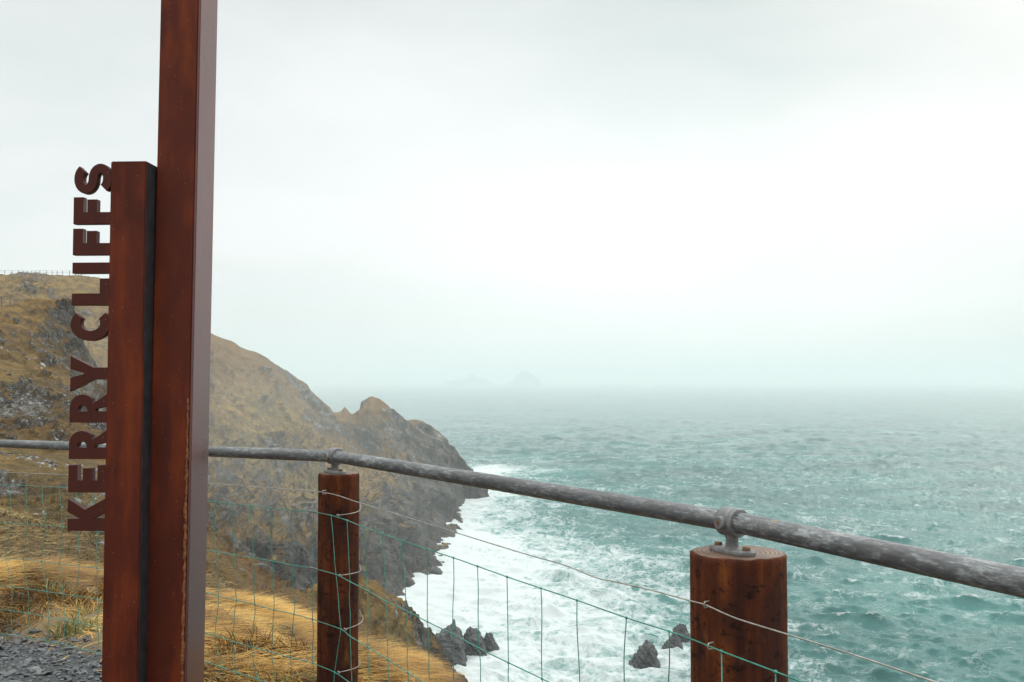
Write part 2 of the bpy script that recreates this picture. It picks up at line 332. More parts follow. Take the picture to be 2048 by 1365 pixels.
def H0(x, y):
    x = np.asarray(x, np.float32).ravel(); y = np.asarray(y, np.float32).ravel(); out = np.empty(len(x), np.float64)
    px, py, w = P[:, 0].astype(np.float32), P[:, 1].astype(np.float32), Wt[:-1].astype(np.float32)
    for i in range(0, len(x), 20000):
        d = np.sqrt((x[i:i+20000, None]-px)**2+(y[i:i+20000, None]-py)**2); out[i:i+20000] = -(d@w)
    return out+Wt[-1]
EA = np.array(EDGE)
def edge_d(x, y):                                          # signed distance beyond the cliff edge
    best = np.full(np.shape(x), 1e9); sg = np.ones(np.shape(x))
    for i in range(len(EA)-1):
        a, b = EA[i], EA[i+1]; d = b-a; t = np.clip(((x-a[0])*d[0]+(y-a[1])*d[1])/(d@d), 0, 1)
        qx, qy = x-a[0]-t*d[0], y-a[1]-t*d[1]; r = np.hypot(qx, qy); s = np.sign(d[0]*qy-d[1]*qx)
        m = r < best; best = np.where(m, r, best); sg = np.where(m, s, sg)
    return best*sg
LP, LQ, RP = np.array([-.62, 3.5]), np.array([-2.73, 5.3]), np.array([.456, 2.06])
NP_ = RP + np.array([.382, -.924])*2.1
FEN = np.array([LP+(LQ-LP)*3.2, LP, RP, NP_, NP_+np.array([1.5, -4.0])])
def fence_d(x, y):
    best = np.full(np.shape(x), 1e9); sg = np.ones(np.shape(x))
    for i in range(len(FEN)-1):
        a, b = FEN[i], FEN[i+1]; d = b-a; t = np.clip(((x-a[0])*d[0]+(y-a[1])*d[1])/(d@d), 0, 1)
        qx, qy = x-a[0]-t*d[0], y-a[1]-t*d[1]; r = np.hypot(qx, qy); s = np.sign(d[0]*qy-d[1]*qx)
        m = r < best; best = np.where(m, r, best); sg = np.where(m, s, sg)
    return best*sg
def height(x, y):
    x = np.asarray(x, float); y = np.asarray(y, float); z0 = H0(x, y); r = np.hypot(x, y); e = edge_d(x, y); fd = fence_d(x, y)
    zg = gz(x, y)
    z0 = np.where(e < -.2, zg, z0)*1.0 + 0
    t = sstep(-.6, .0, e); z0 = np.where((e > -.6) & (e < 0), zg*(1-t)+H0(x, y)*t, z0)
    # tussocks on the bank beyond the fence
    bank = sstep(.0, .35, fd)*(1-sstep(8, 30, e))
    z0 = z0 + bank*(.13*fbm(x*1.6, y*1.6, o=3, s=5)+.05*fbm(x*5, y*5, o=2, s=8)+.03) + .012*fbm(x*2, y*2, o=3, s=6)
    # relief of the hills and cliffs
    amp = sstep(1, 60, e)*np.clip(r/260, .12, 1.35)
    q = (x*1.1+z0)/1.5
    big = (fbm(x/34, y/34, z0/40, o=5, s=21, g=.52, ridged=True)-.25)*4.6
    med = fbm(x/11+.3*big, y/11, z0/9, o=5, s=31, g=.55)*2.4
    steep = sstep(52, 8, z0)
    strat = fbm(q/2.6, (z0-x)/26, y/30, o=5, s=41, g=.6, ridged=True)*3.4*(.25+.9*steep)
    calm = 1-.45*np.exp(-((z0-0)/2.0)**2)
    dr = np.full(len(x), 1e9) if x.ndim else 1e9
    RG = np.array([at(*p)[:2] for p in RIDGE[3:]])
    for i in range(len(RG)-1):
        a, b = RG[i], RG[i+1]; d = b-a; t = np.clip(((x-a[0])*d[0]+(y-a[1])*d[1])/(d@d), 0, 1); dr = np.minimum(dr, np.hypot(x-a[0]-t*d[0], y-a[1]-t*d[1]))
    calm = calm*(.2+.8*sstep(2, 30, dr))
    hum = sstep(8, 60, e)*(1-sstep(150, 260, r)); med = med + hum*1.6*fbm(x/7, y/7, z0/7, o=5, s=35, ridged=True) + hum*.9*(sstep(.1, .35, fbm(x/4, y/4, z0/4, o=3, s=37))-.3)
    calm = calm*(1-.75*sstep(480, 512, y)*sstep(8, 1, z0)); z0 = z0-2.5*sstep(480, 512, y)*sstep(4, 0, z0)
    z = z0 + amp*(big*.62+med*.8+strat-.7)*calm
    return z, z0, e, fd
def polar(az, rr):
    A_, R_ = np.meshgrid(np.radians(az), rr); return (R_*np.sin(A_)).ravel(), (R_*np.cos(A_)).ravel()
def grid_faces(nr, na):
    i = np.arange(nr-1)[:, None]*na+np.arange(na-1)[None, :]; i = i.ravel()
    return np.stack([i, i+1, i+na+1, i+na], 1)
def build_land(name, az, rr, cull):
    x, y = polar(az, rr); z, z0, e, fd = height(x, y)
    nr, na = len(rr), len(az); Z = z.reshape(nr, na); X = x.reshape(nr, na); Y = y.reshape(nr, na)
    # smooth slope for the rock mask
    def dd(a, ax): return np.gradient(a, axis=ax)
    nx = np.stack([dd(X, 1), dd(Y, 1), dd(Z, 1)], -1); ny = np.stack([dd(X, 0), dd(Y, 0), dd(Z, 0)], -1)
    n = np.cross(nx, ny); n /= np.linalg.norm(n, axis=-1, keepdims=True)+1e-9; slope = (1-np.abs(n[..., 2])).ravel()
    r = np.hypot(x, y); lo = fbm(x/28, y/28, z/28, o=4, s=77)
    patch = fbm(x/13, y/13, z/13, o=4, s=83)
    rock = -.02+1.0*slope + .45*lo + .55*patch + .60*sstep(24, 5, z+lo*16) + .5*sstep(-62, -42, x-.25*(y-500)+12*patch)*sstep(380, 440, y)
    rock = rock + .24*(1-sstep(120, 230, r))*sstep(-.30, -.36, x/np.maximum(y, 1)) - .30*(1-sstep(25, 70, r)) - .22*sstep(-.30, -.2, x/np.maximum(y, 1))*(1-sstep(150, 230, r))
    wet = sstep(26, 6, z+8*lo)
    near = 1-sstep(120, 260, r)
    grav = sstep(.12, -.12, fd+.10*fbm(x*3, y*3, o=3, s=9)-(.0))
    # sideways relief so steep faces are craggy, not smeared
    k = sstep(3, 60, e)*np.clip(r/300, .1, 1.2)*np.clip(slope*2.2, 0, 1)
    X2 = x+k*1.6*fbm(x/6, z/6, y/6, o=4, s=51); Y2 = y+k*2.4*fbm(z/5, x/5, y/7, o=4, s=55, ridged=True)
    V = np.stack([X2, Y2, z], 1); nn = n.reshape(-1, 3)*np.sign(n.reshape(-1, 3)[:, 2:3]+1e-9)
    if cull:                                               # ledges and gullies standing out from the face
        RG = np.array([at(*p)[:2] for p in RIDGE[3:]]); dr = np.full(len(x), 1e9)
        for i in range(len(RG)-1):
            a, b = RG[i], RG[i+1]; d = b-a; t = np.clip(((x-a[0])*d[0]+(y-a[1])*d[1])/(d@d), 0, 1); dr = np.minimum(dr, np.hypot(x-a[0]-t*d[0], y-a[1]-t*d[1]))
        q = (x*1.1+z)/1.5; p_ = (z-x*.9)/1.35; wq = q+1.6*fbm(p_/14, y/22, o=4, s=141)
        def saw(t): f = t-np.floor(t); return np.where(f < .8, f/.8, (1-f)/.2)
        led = 2.3*saw(wq/5.3)*(.4+.6*sstep(-.2, .3, fbm(p_/9, wq/7, o=2, s=143)))+1.0*saw(wq/1.9+.3)+.5*saw(wq/.83)
        gul = 5.0*(fbm(wq/15, p_/60, y/50, o=4, s=147, g=.5, ridged=True)-.3)+2.2*(fbm(x/7, y/7, z/9, o=5, s=149, g=.6, ridged=True)-.2)
        rk_ = sstep(.2, .6, rock); far = sstep(170, 260, r)*(.22+.78*sstep(2, 24, dr))*(.4+.6*sstep(0, 9, z))*(1-.7*sstep(480, 515, r)*sstep(14, 4, z))
        blk = np.abs(fbm(x/3.2, y/3.2, z/3.2, o=4, s=151, g=.6))
        V = V+nn*(far*(gul*(.45+.55*rk_)+led*(.12+.88*rk_)-1.2)+(1-sstep(170, 240, r))*sstep(25, 70, r)*rk_*(1.6*blk+.6*saw(wq/1.7)))[:, None]
    Fq = grid_faces(nr, na)
    if cull: Fq = Fq[(z[Fq] > -3).any(1)]
    used = np.unique(Fq); mp = np.zeros(len(V), np.int32); mp[used] = np.arange(len(used))
    bq = (x*1.1+z)/1.5+1.6*fbm((z-x*.9)/1.35/14, y/22, o=3, s=141); bp = (z-x*.9)/1.35
    return np_mesh(name, V[used], mp[Fq][:, ::-1], True, dict(bedq=bq[used], bedp=bp[used], rock=rock[used], wet=wet[used], near=near[used], gravel=grav[used]))
azn = np.concatenate([np.arange(-180, -34, 3), np.arange(-34, 30, .22), np.arange(30, 180.1, 3)])
ground = obj('ground', build_land('ground', azn, np.concatenate([[.05, .5], np.geomspace(1, 9, 330)]), False), M['ground']); tag(ground, kind='structure')
azf = np.concatenate([np.arange(-88, -34, .6), np.arange(-34, -28, .15), np.arange(-28, 1.0, .05), np.arange(1, 6, .15), np.arange(6, 100, 2)])
rrf = np.concatenate([np.geomspace(9, 60, 200), np.geomspace(60.3, 640, 640)])
hills = obj('hills', build_land('hills', azf, rrf, True), M['terrain']); tag(hills, kind='structure')

# ------------------------------------------------------------------ sea
def ocean(Nn, L, wind, seed, damp, spread=6.0):
    g_ = np.random.default_rng(seed); k1 = 2*np.pi*np.fft.fftfreq(Nn, L/Nn); kx, ky = np.meshgrid(k1, k1, indexing='ij'); k = np.hypot(kx, ky); k[0, 0] = 1
    Lw = wind[0]**2/9.81; wd = np.array([math.sin(wind[1]), math.cos(wind[1])]); c = (kx*wd[0]+ky*wd[1])/k
    S = np.exp(-1/(k*Lw)**2)/k**4*np.abs(c)**spread*np.exp(-(k*damp)**2); S[0, 0] = 0; S[c < 0] *= .25
    h = np.sqrt(S/2)*(g_.normal(size=k.shape)+1j*g_.normal(size=k.shape))
    hz = np.real(np.fft.ifft2(h)); s = 1/hz.std(); hh = h*s
    f = lambda a: np.real(np.fft.ifft2(a))
    dx, dy = f(-1j*kx/k*hh), f(-1j*ky/k*hh)
    jxx, jyy, jxy = f(kx*kx/k*hh), f(ky*ky/k*hh), f(kx*ky/k*hh)
    return hz*s, dx, dy, jxx, jyy, jxy, L
def samp(a, L, x, y):
    n = a.shape[0]; u = (x/L*n) % n; v = (y/L*n) % n; i = u.astype(int); j = v.astype(int); fu = u-i; fv = v-j; i1 = (i+1) % n; j1 = (j+1) % n; i %= n; j %= n
    return (a[i, j]*(1-fu)+a[i1, j]*fu)*(1-fv)+(a[i, j1]*(1-fu)+a[i1, j1]*fu)*fv
O1 = ocean(1024, 410., (5.0, math.radians(196)), 3, .22, 7.0); O2 = ocean(512, 97., (3.2, math.radians(168)), 8, .10, 3.0); O3 = ocean(256, 530., (7.5, math.radians(172)), 5, 1.2, 12.0)
def build_sea():
    az = np.concatenate([np.arange(-60, -29, 1.5), np.arange(-29, -7.5, .3), np.arange(-7.5, 29.5, .05), np.arange(29.5, 75, 1.5)])
    rr = 1/np.linspace(1/125, 1/16000, 820); rr = np.concatenate([[20, 45, 70, 95], rr, [22000, 32000]])
    x, y = polar(az, rr); r = np.hypot(x, y)
    sh = np.array(SHORE[:15]); d = np.full(len(x), 1e9)
    for i in range(len(sh)-1):
        a, b = sh[i, :2], sh[i+1, :2]; e = b-a; t = np.clip(((x-a[0])*e[0]+(y-a[1])*e[1])/(e@e), 0, 1)
        d = np.minimum(d, np.hypot(x-a[0]-t*e[0], y-a[1]-t*e[1]))
    d = d*(1+.35*fbm(x/40, y/40, o=3, s=91))
    foam = .92*np.exp(-(d/24)**1.1)
    c = sea(1070, 1290); foam += .64*np.exp(-(((x-c[0])/50)**2+((y-c[1])/55)**2)**1.0)
    c = sea(1000, 1120); foam += .46*np.exp(-(((x-c[0])/45)**2+((y-c[1])/85)**2))
    c = sea(975, 938); foam += .6*np.exp(-(((x-c[0])/22)**2+((y-c[1])/30)**2))
    foam += .18*np.exp(-(d/190)) + .22*fbm(x/70, y/60, o=4, s=95)
    cs, sn = math.cos(.42), math.sin(.42); x2, y2 = x*cs-y*sn, x*sn+y*cs
    calm = 1-.55*np.exp(-(d/30)); a1 = .66*calm/(1+(r/3000)**2); a2 = .22*calm/(1+(r/800)**2)
    gust = 1+.3*fbm(x/140, y/140, o=3, s=97)
    z = .45*calm*samp(O3[0], O3[6], x, y)+a1*gust*samp(O1[0], O1[6], x, y)+a2*samp(O2[0], O2[6], x2, y2)
    ch = .62; X = x-ch*(a1*samp(O1[1], O1[6], x, y)); Y = y-ch*(a1*samp(O1[2], O1[6], x, y))
    J = (1-ch*samp(O1[3], O1[6], x, y))*(1-ch*samp(O1[4], O1[6], x, y))-(ch*samp(O1[5], O1[6], x, y))**2
    J2 = -z/1.6
    cap = np.clip((.50-J)*1.25, 0, .9)*sstep(.1, 1.1, z)*(1-.75*sstep(350, 1100, r))
    V = np.stack([X, Y, z], 1); Fq = grid_faces(len(rr), len(az))
    return np_mesh('sea', V, Fq[:, ::-1], True, dict(foam=foam, cap=cap))
seao = obj('sea', build_sea(), M['sea']); tag(seao, kind='structure')

# ------------------------------------------------------------------ sea rocks, islands
def rock_mesh(name, pts, seed, depth):
    """faceted rock: hull of scattered crags under the outline, then tilted strata and chips"""
    g_ = np.random.default_rng(seed); w = pts[-1][0]-pts[0][0]; bm = bmesh.new()
    for x_, z_ in pts:
        bm.verts.new((x_, g_.uniform(-.12, .12)*depth, z_))
        for k in range(3): bm.verts.new((x_+g_.uniform(-.05, .05)*w, g_.uniform(-.5, .5)*depth, z_*g_.uniform(.35, .85)))
        bm.verts.new((x_*1.03, g_.uniform(.3, .5)*depth, -.12*w)); bm.verts.new((x_*1.03, -g_.uniform(.3, .5)*depth, -.12*w))
    h_ = bmesh.ops.convex_hull(bm, input=bm.verts[:]); dead = list({e for e in h_['geom_interior']+h_['geom_unused'] if isinstance(e, bmesh.types.BMVert)})
    bmesh.ops.delete(bm, geom=dead, context='VERTS'); bmesh.ops.triangulate(bm, faces=bm.faces[:])
    while len(bm.faces) < 9000:
        L_ = sorted(bm.edges, key=lambda e: -e.calc_length()); bmesh.ops.subdivide_edges(bm, edges=L_[:max(60, len(L_)//3)], cuts=1); bmesh.ops.triangulate(bm, faces=[f for f in bm.faces if len(f.verts) > 3])
    bm.normal_update(); V = np.array([v.co[:] for v in bm.verts]); Nn = np.array([v.normal[:] for v in bm.verts]); s = w*.16
    q = (V[:, 0]*.8+V[:, 2]*.6)/s; f = q/1.1+.4*fbm(V[:, 0]/s, V[:, 1]/s, V[:, 2]/s, o=3, s=seed); f = f-np.floor(f)
    d = w*(.05*np.where(f < .75, f/.75, (1-f)/.25)+.11*fbm(V[:, 0]/s/1.6, V[:, 1]/s/1.6, V[:, 2]/s/1.6+seed, o=5, s=seed+4, g=.55)+.04*fbm(V[:, 0]/s*2, V[:, 1]/s*2, V[:, 2]/s*2, o=3, s=seed+6, ridged=True)-.05)
    V = V+Nn*d[:, None]
    for v, c in zip(bm.verts, V): v.co = c
    return bm_mesh(name, bm, False)
def sea_rock(px, py, outline, depth, seed, label):
    base = sea(px, py); sc_ = base[1]/F                     # metres per photo pixel at that distance
    pts = [(a*sc_, b*sc_) for a, b in outline]
    o = obj('sea_rock', rock_mesh('sea_rock', pts, seed, depth), M['rock']); o.location = (base[0], base[1], -.2)
    tag(o, label, 'rock', 'rocks standing in the surf below the cliff'); return o
sea_rock(893, 1318, [(-52, 8), (-36, 30), (-14, 52), (4, 70), (14, 76), (22, 56), (32, 26), (40, 4)], 15, 3, 'tall pointed dark rock at the cliff foot, left of the other rocks in the surf')
sea_rock(948, 1304, [(-26, 8), (-18, 38), (-6, 52), (6, 46), (16, 34), (24, 10)], 9, 5, 'blunt dark rock right beside the tall pointed one')
sea_rock(981, 1300, [(-16, 10), (-8, 38), (2, 34), (8, 20), (16, 4)], 5, 9, 'low ragged rock on the seaward side of the blunt rock')
sea_rock(1292, 1334, [(-27, 6), (-20, 26), (-8, 44), (2, 54), (12, 48), (21, 28), (26, 6)], 8, 13, 'lone dark rock amid white foam, left of the wide timber post')
sea_rock(1343, 1298, [(-18, 4), (-8, 18), (4, 32), (16, 26), (20, 8)], 5, 17, 'small slanting rock between the lone rock and the wide timber post')
sea_rock(1361, 1274, [(-16, 6), (-12, 22), (0, 26), (10, 24), (15, 8)], 5, 19, 'small flat-topped rock nearest the wide timber post')
sea_rock(872, 1146, [(-12, 2), (-4, 14), (4, 12), (12, 2)], 5, 23, 'little rock off the foot of the headland, above the surf')
sea_rock(852, 1150, [(-10, 2), (-3, 13), (4, 10), (10, 2)], 5, 27, 'little rock tight against the foot of the headland')
def island(name, px, D, outline, label):
    s = D/F; pts = [(a*s, b*s) for a, b in outline]; w = pts[-1][0]-pts[0][0]
    o = obj(name, rock_mesh(name, pts, 31, w*.6), M['island']); p = sea(px, 800); 
    o.location = ((px-1024)/F*D, D, -2); tag(o, kind='structure'); return o
island('island', 1052, 14200, [(-34, 4), (-22, 16), (-12, 20), (-5, 31), (4, 30), (12, 20), (20, 14), (30, 4)], '')
island('island', 944, 14600, [(-50, 4), (-24, 13), (-4, 19), (12, 18), (24, 11), (46, 4)], '')

# ------------------------------------------------------------------ scattered stones on hillside, gravel, grass
def ico():
    bm = bmesh.new(); bmesh.ops.create_icosphere(bm, subdivisions=1, radius=1); V = np.array([v.co[:] for v in bm.verts]); Fc = np.array([[v.index for v in f.verts] for f in bm.faces]); bm.free(); return V, Fc
IV, IF = ico()
def stones(name, x, y, z, size, flat, m, tone, smooth=False):
    n = len(x); V = IV[None]*(1+rng.uniform(-.32, .32, (n, len(IV), 1)))
    V = V*(size[:, None, None]*np.stack([rng.uniform(.7, 1.3, n), rng.uniform(.5, 1, n), flat*rng.uniform(.6, 1.3, n)], 1)[:, None, :])
    a = rng.uniform(0, 6.283, n); b = rng.normal(0, .35, n)
    cb, sb = np.cos(b)[:, None], np.sin(b)[:, None]; X, Y, Z = V[..., 0], V[..., 1], V[..., 2]; X, Z = X*cb-Z*sb, X*sb+Z*cb
    ca, sa = np.cos(a)[:, None], np.sin(a)[:, None]; X, Y = X*ca-Y*sa, X*sa+Y*ca
    V = np.stack([X+x[:, None], Y+y[:, None], Z+z[:, None]], -1).reshape(-1, 3)
    Fc = (IF[None]+(np.arange(n)*len(IV))[:, None, None]).reshape(-1, 3)
    return obj(name, np_mesh(name, V, Fc, smooth, dict(tone=np.repeat(tone, len(IV)))), m)
x = rng.uniform(-6.5, 2.2, 90000); y = rng.uniform(.8, 7.5, 90000); fd = fence_d(x, y)+.16*fbm(x*3, y*3, o=3, s=9)
k = (fd < .02+rng.normal(0, .05, len(x))) & ((y > 2.6) | (rng.uniform(size=len(x)) < .25)); x, y = x[k], y[k]; z = height(x, y)[0]
sz = np.clip(rng.lognormal(-4.6, .42, len(x)), .005, .03)
gravel = stones('gravel', x, y, z+sz*.2, sz, .42, M['stone'], np.clip(rng.beta(2, 3.2, len(x)), 0, 1)); tag(gravel, 'loose grey slate chippings on the path', 'gravel', kind='stuff')
# pale boulders on the near hillside
def hillpts(n, px0, px1, r0, r1):
    a = np.arctan((rng.uniform(px0, px1, n)-1024)/F); r = 1/rng.uniform(1/r1, 1/r0, n)**1; return r*np.sin(a), r*np.cos(a), r
x, y, r = hillpts(5000, -60, 330, 55, 185); cl = fbm(x/9, y/9, o=3, s=61)
k = cl+rng.normal(0, .08, len(x)) > .17; x, y, r, cl = x[k], y[k], r[k], cl[k]; z = height(x, y)[0]
sz = np.clip(rng.lognormal(-2.2, .65, len(x)), .05, .7)*np.clip(r/110, .5, 1.3)
m = m_stone('hill_stone', ((.0, (.03, .028, .03)), (.4, (.085, .078, .072)), (.65, (.24, .225, .21)), (1, (.60, .58, .55))))
b = stones('scree', x, y, z-sz*.2, sz, .8, m, np.clip(rng.beta(2.2, 2.2, len(x)), 0, 1)); tag(b, 'pale stones littering the steep near hillside', 'stones', kind='stuff')
def blades(name, x, y, z, ang, length, width, lean, m, tone):
    n = len(x); S = 4; t = np.linspace(0, 1, S+1)[None, :]
    up = np.sin(t*1.2*(1.25-lean[:, None]))*(1-lean[:, None]*.75); 
    fw = lean[:, None]*t**1.4*1.05+.10*t
    cx, cy = np.cos(ang)[:, None], np.sin(ang)[:, None]; curl = rng.normal(0, .18, n)[:, None]*t**2
    Lh = length[:, None]; PX = x[:, None]+Lh*(fw*cx-curl*cy); PY = y[:, None]+Lh*(fw*cy+curl*cx)
    droop = -.22*lean[:, None]*t**2; PZ = z[:, None]+Lh*(up*.75+droop)
    w = width[:, None]*(1-t**1.6*.92); sa = ang+rng.uniform(-.9, .9, n); sx, sy = -np.sin(sa)[:, None]*w, np.cos(sa)[:, None]*w
    A_ = np.stack([PX-sx, PY-sy, PZ], -1); B_ = np.stack([PX+sx, PY+sy, PZ+w*.5], -1)
    V = np.stack([A_, B_], 2).reshape(-1, 3); k = np.arange(S)*2; q = np.stack([k, k+1, k+3, k+2], 1)
    Fq = (q[None]+(np.arange(n)*(S+1)*2)[:, None, None]).reshape(-1, 4)
    return obj(name, np_mesh(name, V, Fq, True, dict(tone=np.repeat(tone, (S+1)*2))), m)
n = 420000; x = rng.uniform(-8, 2.2, n); y = rng.uniform(1.0, 10.5, n); fd = fence_d(x, y)+.14*fbm(x*2.6, y*2.6, o=3, s=9); e = edge_d(x, y)
k = (fd > rng.normal(-.04, .06, n)) & (e < 1.6+rng.uniform(0, 1.5, n)); x, y, e, fd = x[k], y[k], e[k], fd[k]; z = height(x, y)[0]; n = len(x)
fl = fbm(x*.9, y*.9, o=2, s=101); ang = math.radians(-28)+1.9*fl+1.5*fbm(x*2.6, y*2.6, o=2, s=104)+rng.normal(0, .34, n)
tus = fbm(x*2.1, y*2.1, o=2, s=107)
L = .15+.16*np.clip(tus+.4, 0, 1)+rng.uniform(0, .13, n); lean = np.clip(.72+.22*fbm(x*1.7, y*1.7, o=2, s=109)+rng.normal(0, .09, n), .2, 1)
tone = np.clip(.52+.55*fbm(x*2.8, y*2.8, o=3, s=111)+rng.normal(0, .17, n), 0, .95); tone = tone-.22*sstep(-1.3, -.5, x); tone = np.clip(tone, 0, .95); tone[rng.uniform(size=n) < .06] = 1
gr = blades('grass', x, y, z-.01, ang, L, rng.uniform(.0014, .0034, n), lean, M['straw'], tone); tag(gr, 'long straw coloured grass combed flat by the wind along the cliff edge', 'grass', kind='stuff')
nc = 70; cx_ = rng.uniform(-5, 1, nc); cy_ = rng.uniform(2.5, 7.5, nc); kk = (fence_d(cx_, cy_) > .08) & (edge_d(cx_, cy_) < .2); cx_, cy_ = cx_[kk], cy_[kk]; m_ = 90
x = np.repeat(cx_, m_)+rng.normal(0, .05, len(cx_)*m_); y = np.repeat(cy_, m_)+rng.normal(0, .05, len(cx_)*m_); z = height(x, y)[0]; n = len(x)
tg = blades('green_grass', x, y, z-.01, rng.uniform(0, 6.28, n), rng.uniform(.08, .22, n), rng.uniform(.0014, .003, n), np.clip(rng.normal(.4, .15, n), .05, .9), m_blades('green_blades', [(0, (.05, .055, .012)), (.6, (.14, .15, .035)), (1, (.34, .26, .08))]), np.clip(np.repeat(rng.uniform(.1, .9, len(cx_)), m_)+rng.normal(0, .2, n), 0, 1)); tag(tg, 'greener tufts growing up through the flattened straw', 'grass', kind='stuff')
n = 110000; x, y, r = hillpts(n, -80, 1000, 8, 75); z, z0, e, fd = height(x, y); k = (e > 1.2) & (z > 20); x, y, r, z = x[k], y[k], r[k], z[k]; n = len(x)
ang = math.radians(-20)+1.3*fbm(x*.3, y*.3, o=2, s=121)+rng.normal(0, .5, n); L = np.clip(.22+r*.008, .2, .7)*rng.uniform(.6, 1.3, n)
tone = np.clip(.5+.6*fbm(x/5, y/5, o=3, s=123)+rng.normal(0, .15, n), 0, 1)
ht = blades('hillside_grass', x, y, z-.03, ang, L, np.clip(r*.00045, .003, .02)*rng.uniform(.7, 1.3, n), np.clip(rng.normal(.6, .15, n), .2, 1), M['tuft'], tone); tag(ht, 'rough ochre and green tussocks on the slope below the fence', 'grass', kind='stuff')

# ------------------------------------------------------------------ distant fences on the hills
def hill_fence(label, posts, hgt, thick, rails, cat='fence', solid=False):
    xs = [q[0] for q in posts]; ys = [q[1] for q in posts]; zs = height(np.array(xs), np.array(ys))[0]
    root = empty('fence', (xs[0], ys[0], float(zs[0]))); tag(root, label, cat); o0 = Vector(root.location)
    for X, Y, Z in zip(xs, ys, zs):
        bm = bmesh.new(); tube(bm, [Vector((X, Y, Z-.6))-o0, Vector((X, Y, Z+hgt+random.uniform(-.12, .12)))-o0], [thick, thick*.9], 7); obj('post', bm_mesh('post', bm), M['grey'], root)
    for f, rr_ in rails:
        bm = bmesh.new(); tube(bm, [Vector((X, Y-.1, Z+hgt*f))-o0 for X, Y, Z in zip(xs, ys, zs)], rr_, 6); obj('rail', bm_mesh('rail', bm), M['grey'], root)
hp = [6, 20, 33, 43, 51, 60, 68, 76, 90, 101, 111, 122, 136, 148, 160]
crest = []
for px in [-40, -25, -10]+hp:
    u = (px-1024)/F; Ds = np.linspace(330, 470, 141); zz = height(u*Ds, Ds)[0]; k = np.argmax((zz-CZ)/Ds); crest.append((u*Ds[k], Ds[k]))
hill_fence('thin post fence along the skyline of the far hill, behind the sign letters', crest, 1.7, .12, [(.9, .045), (.5, .045)])
crest = []
for px in [-60, -38, -16, 0, 18]:
    u = (px-1024)/F; Ds = np.linspace(160, 200, 81); zz = height(u*Ds, Ds)[0]; k = np.argmax((zz-CZ)/Ds); crest.append((u*Ds[k], Ds[k]))
hill_fence('short grey rail fence on top of the near hillside at the left border', crest, 1.15, .07, [(.92, .06), (.55, .04)])

# ------------------------------------------------------------------ roadside sign of rusted steel with cut-out letters
SD = 3.0; so = at(213.5, 762, SD); yaw = math.radians(-3)
sign = empty('sign', (so[0], so[1], float(gz(so[0], so[1])))); sign.rotation_euler = (0, 0, yaw)
tag(sign, 'tall rusted steel waymarker of two posts with letters reading KERRY CLIFFS up its left side', 'sign')
def box_bm(x0, x1, y0, y1, z0, z1, bev=.003):
    bm = bmesh.new(); bmesh.ops.create_cube(bm, size=1)
    for v in bm.verts: v.co = ((x0+x1)/2+v.co.x*(x1-x0), (y0+y1)/2+v.co.y*(y1-y0), (z0+z1)/2+v.co.z*(z1-z0))
    if bev: bmesh.ops.bevel(bm, geom=bm.edges[:], offset=bev, segments=2, affect='EDGES')
    return bm
def lean_bm(bm, k, z0=0):
    for v in bm.verts: v.co.x += (v.co.z-z0)*k
ZC = CZ-float(sign.location.z)                              # camera height in sign coordinates
ztop = ZC+.667
bm = box_bm(0, .110, 0, .150, -.3, ztop); lean_bm(bm, .002, ZC)
p1 = obj('short_post', bm_mesh('short_post', bm, False), M['corten'], sign)
bm = box_bm(.109, .1118, .004, .149, -.3, ztop-.0015, .0008); lean_bm(bm, .002, ZC); o = obj('side_plate', bm_mesh('side_plate', bm, False), M['black'], p1); o['label'] = 'thin plate coloured near-black for the shade in the gap beside the tall post'  # added plate; its near-black colour paints the shade on this side face
X0, X1, Y0, Y1 = .1125, .2375, .062, .208
bm = box_bm(X0, X1-.004, Y0, Y1-.004, -.3, 4.3); lean_bm(bm, .0085, ZC); tall = obj('tall_post', bm_mesh('tall_post', bm, False), M['corten'], sign)
bm = box_bm(X1-.0035, X1+.004, Y0-.0015, Y1, -.3, 4.3, .002); lean_bm(bm, .0085, ZC); sidep = obj('side_plate', bm_mesh('side_plate', bm, False), M['side'], tall); sidep['label'] = 'smooth pinkish side plate of the tall post'
bm = bmesh.new(); zz = -.2                                  # ragged weld bead down the corner of the tall post
pts, rad = [], []
while zz < 1.15+.0:
    pts.append((X1-.010+(zz-ZC)*.0085+random.uniform(-.0015, .0015), Y0-.0005, zz)); rad.append(random.choice([.0028, .0045, .0062])*(1 if zz < 1.0 else .6)); zz += random.uniform(.007, .016)
tube(bm, pts, rad, 6); wl = obj('weld_bead', bm_mesh('weld_bead', bm), M['weld'], tall)
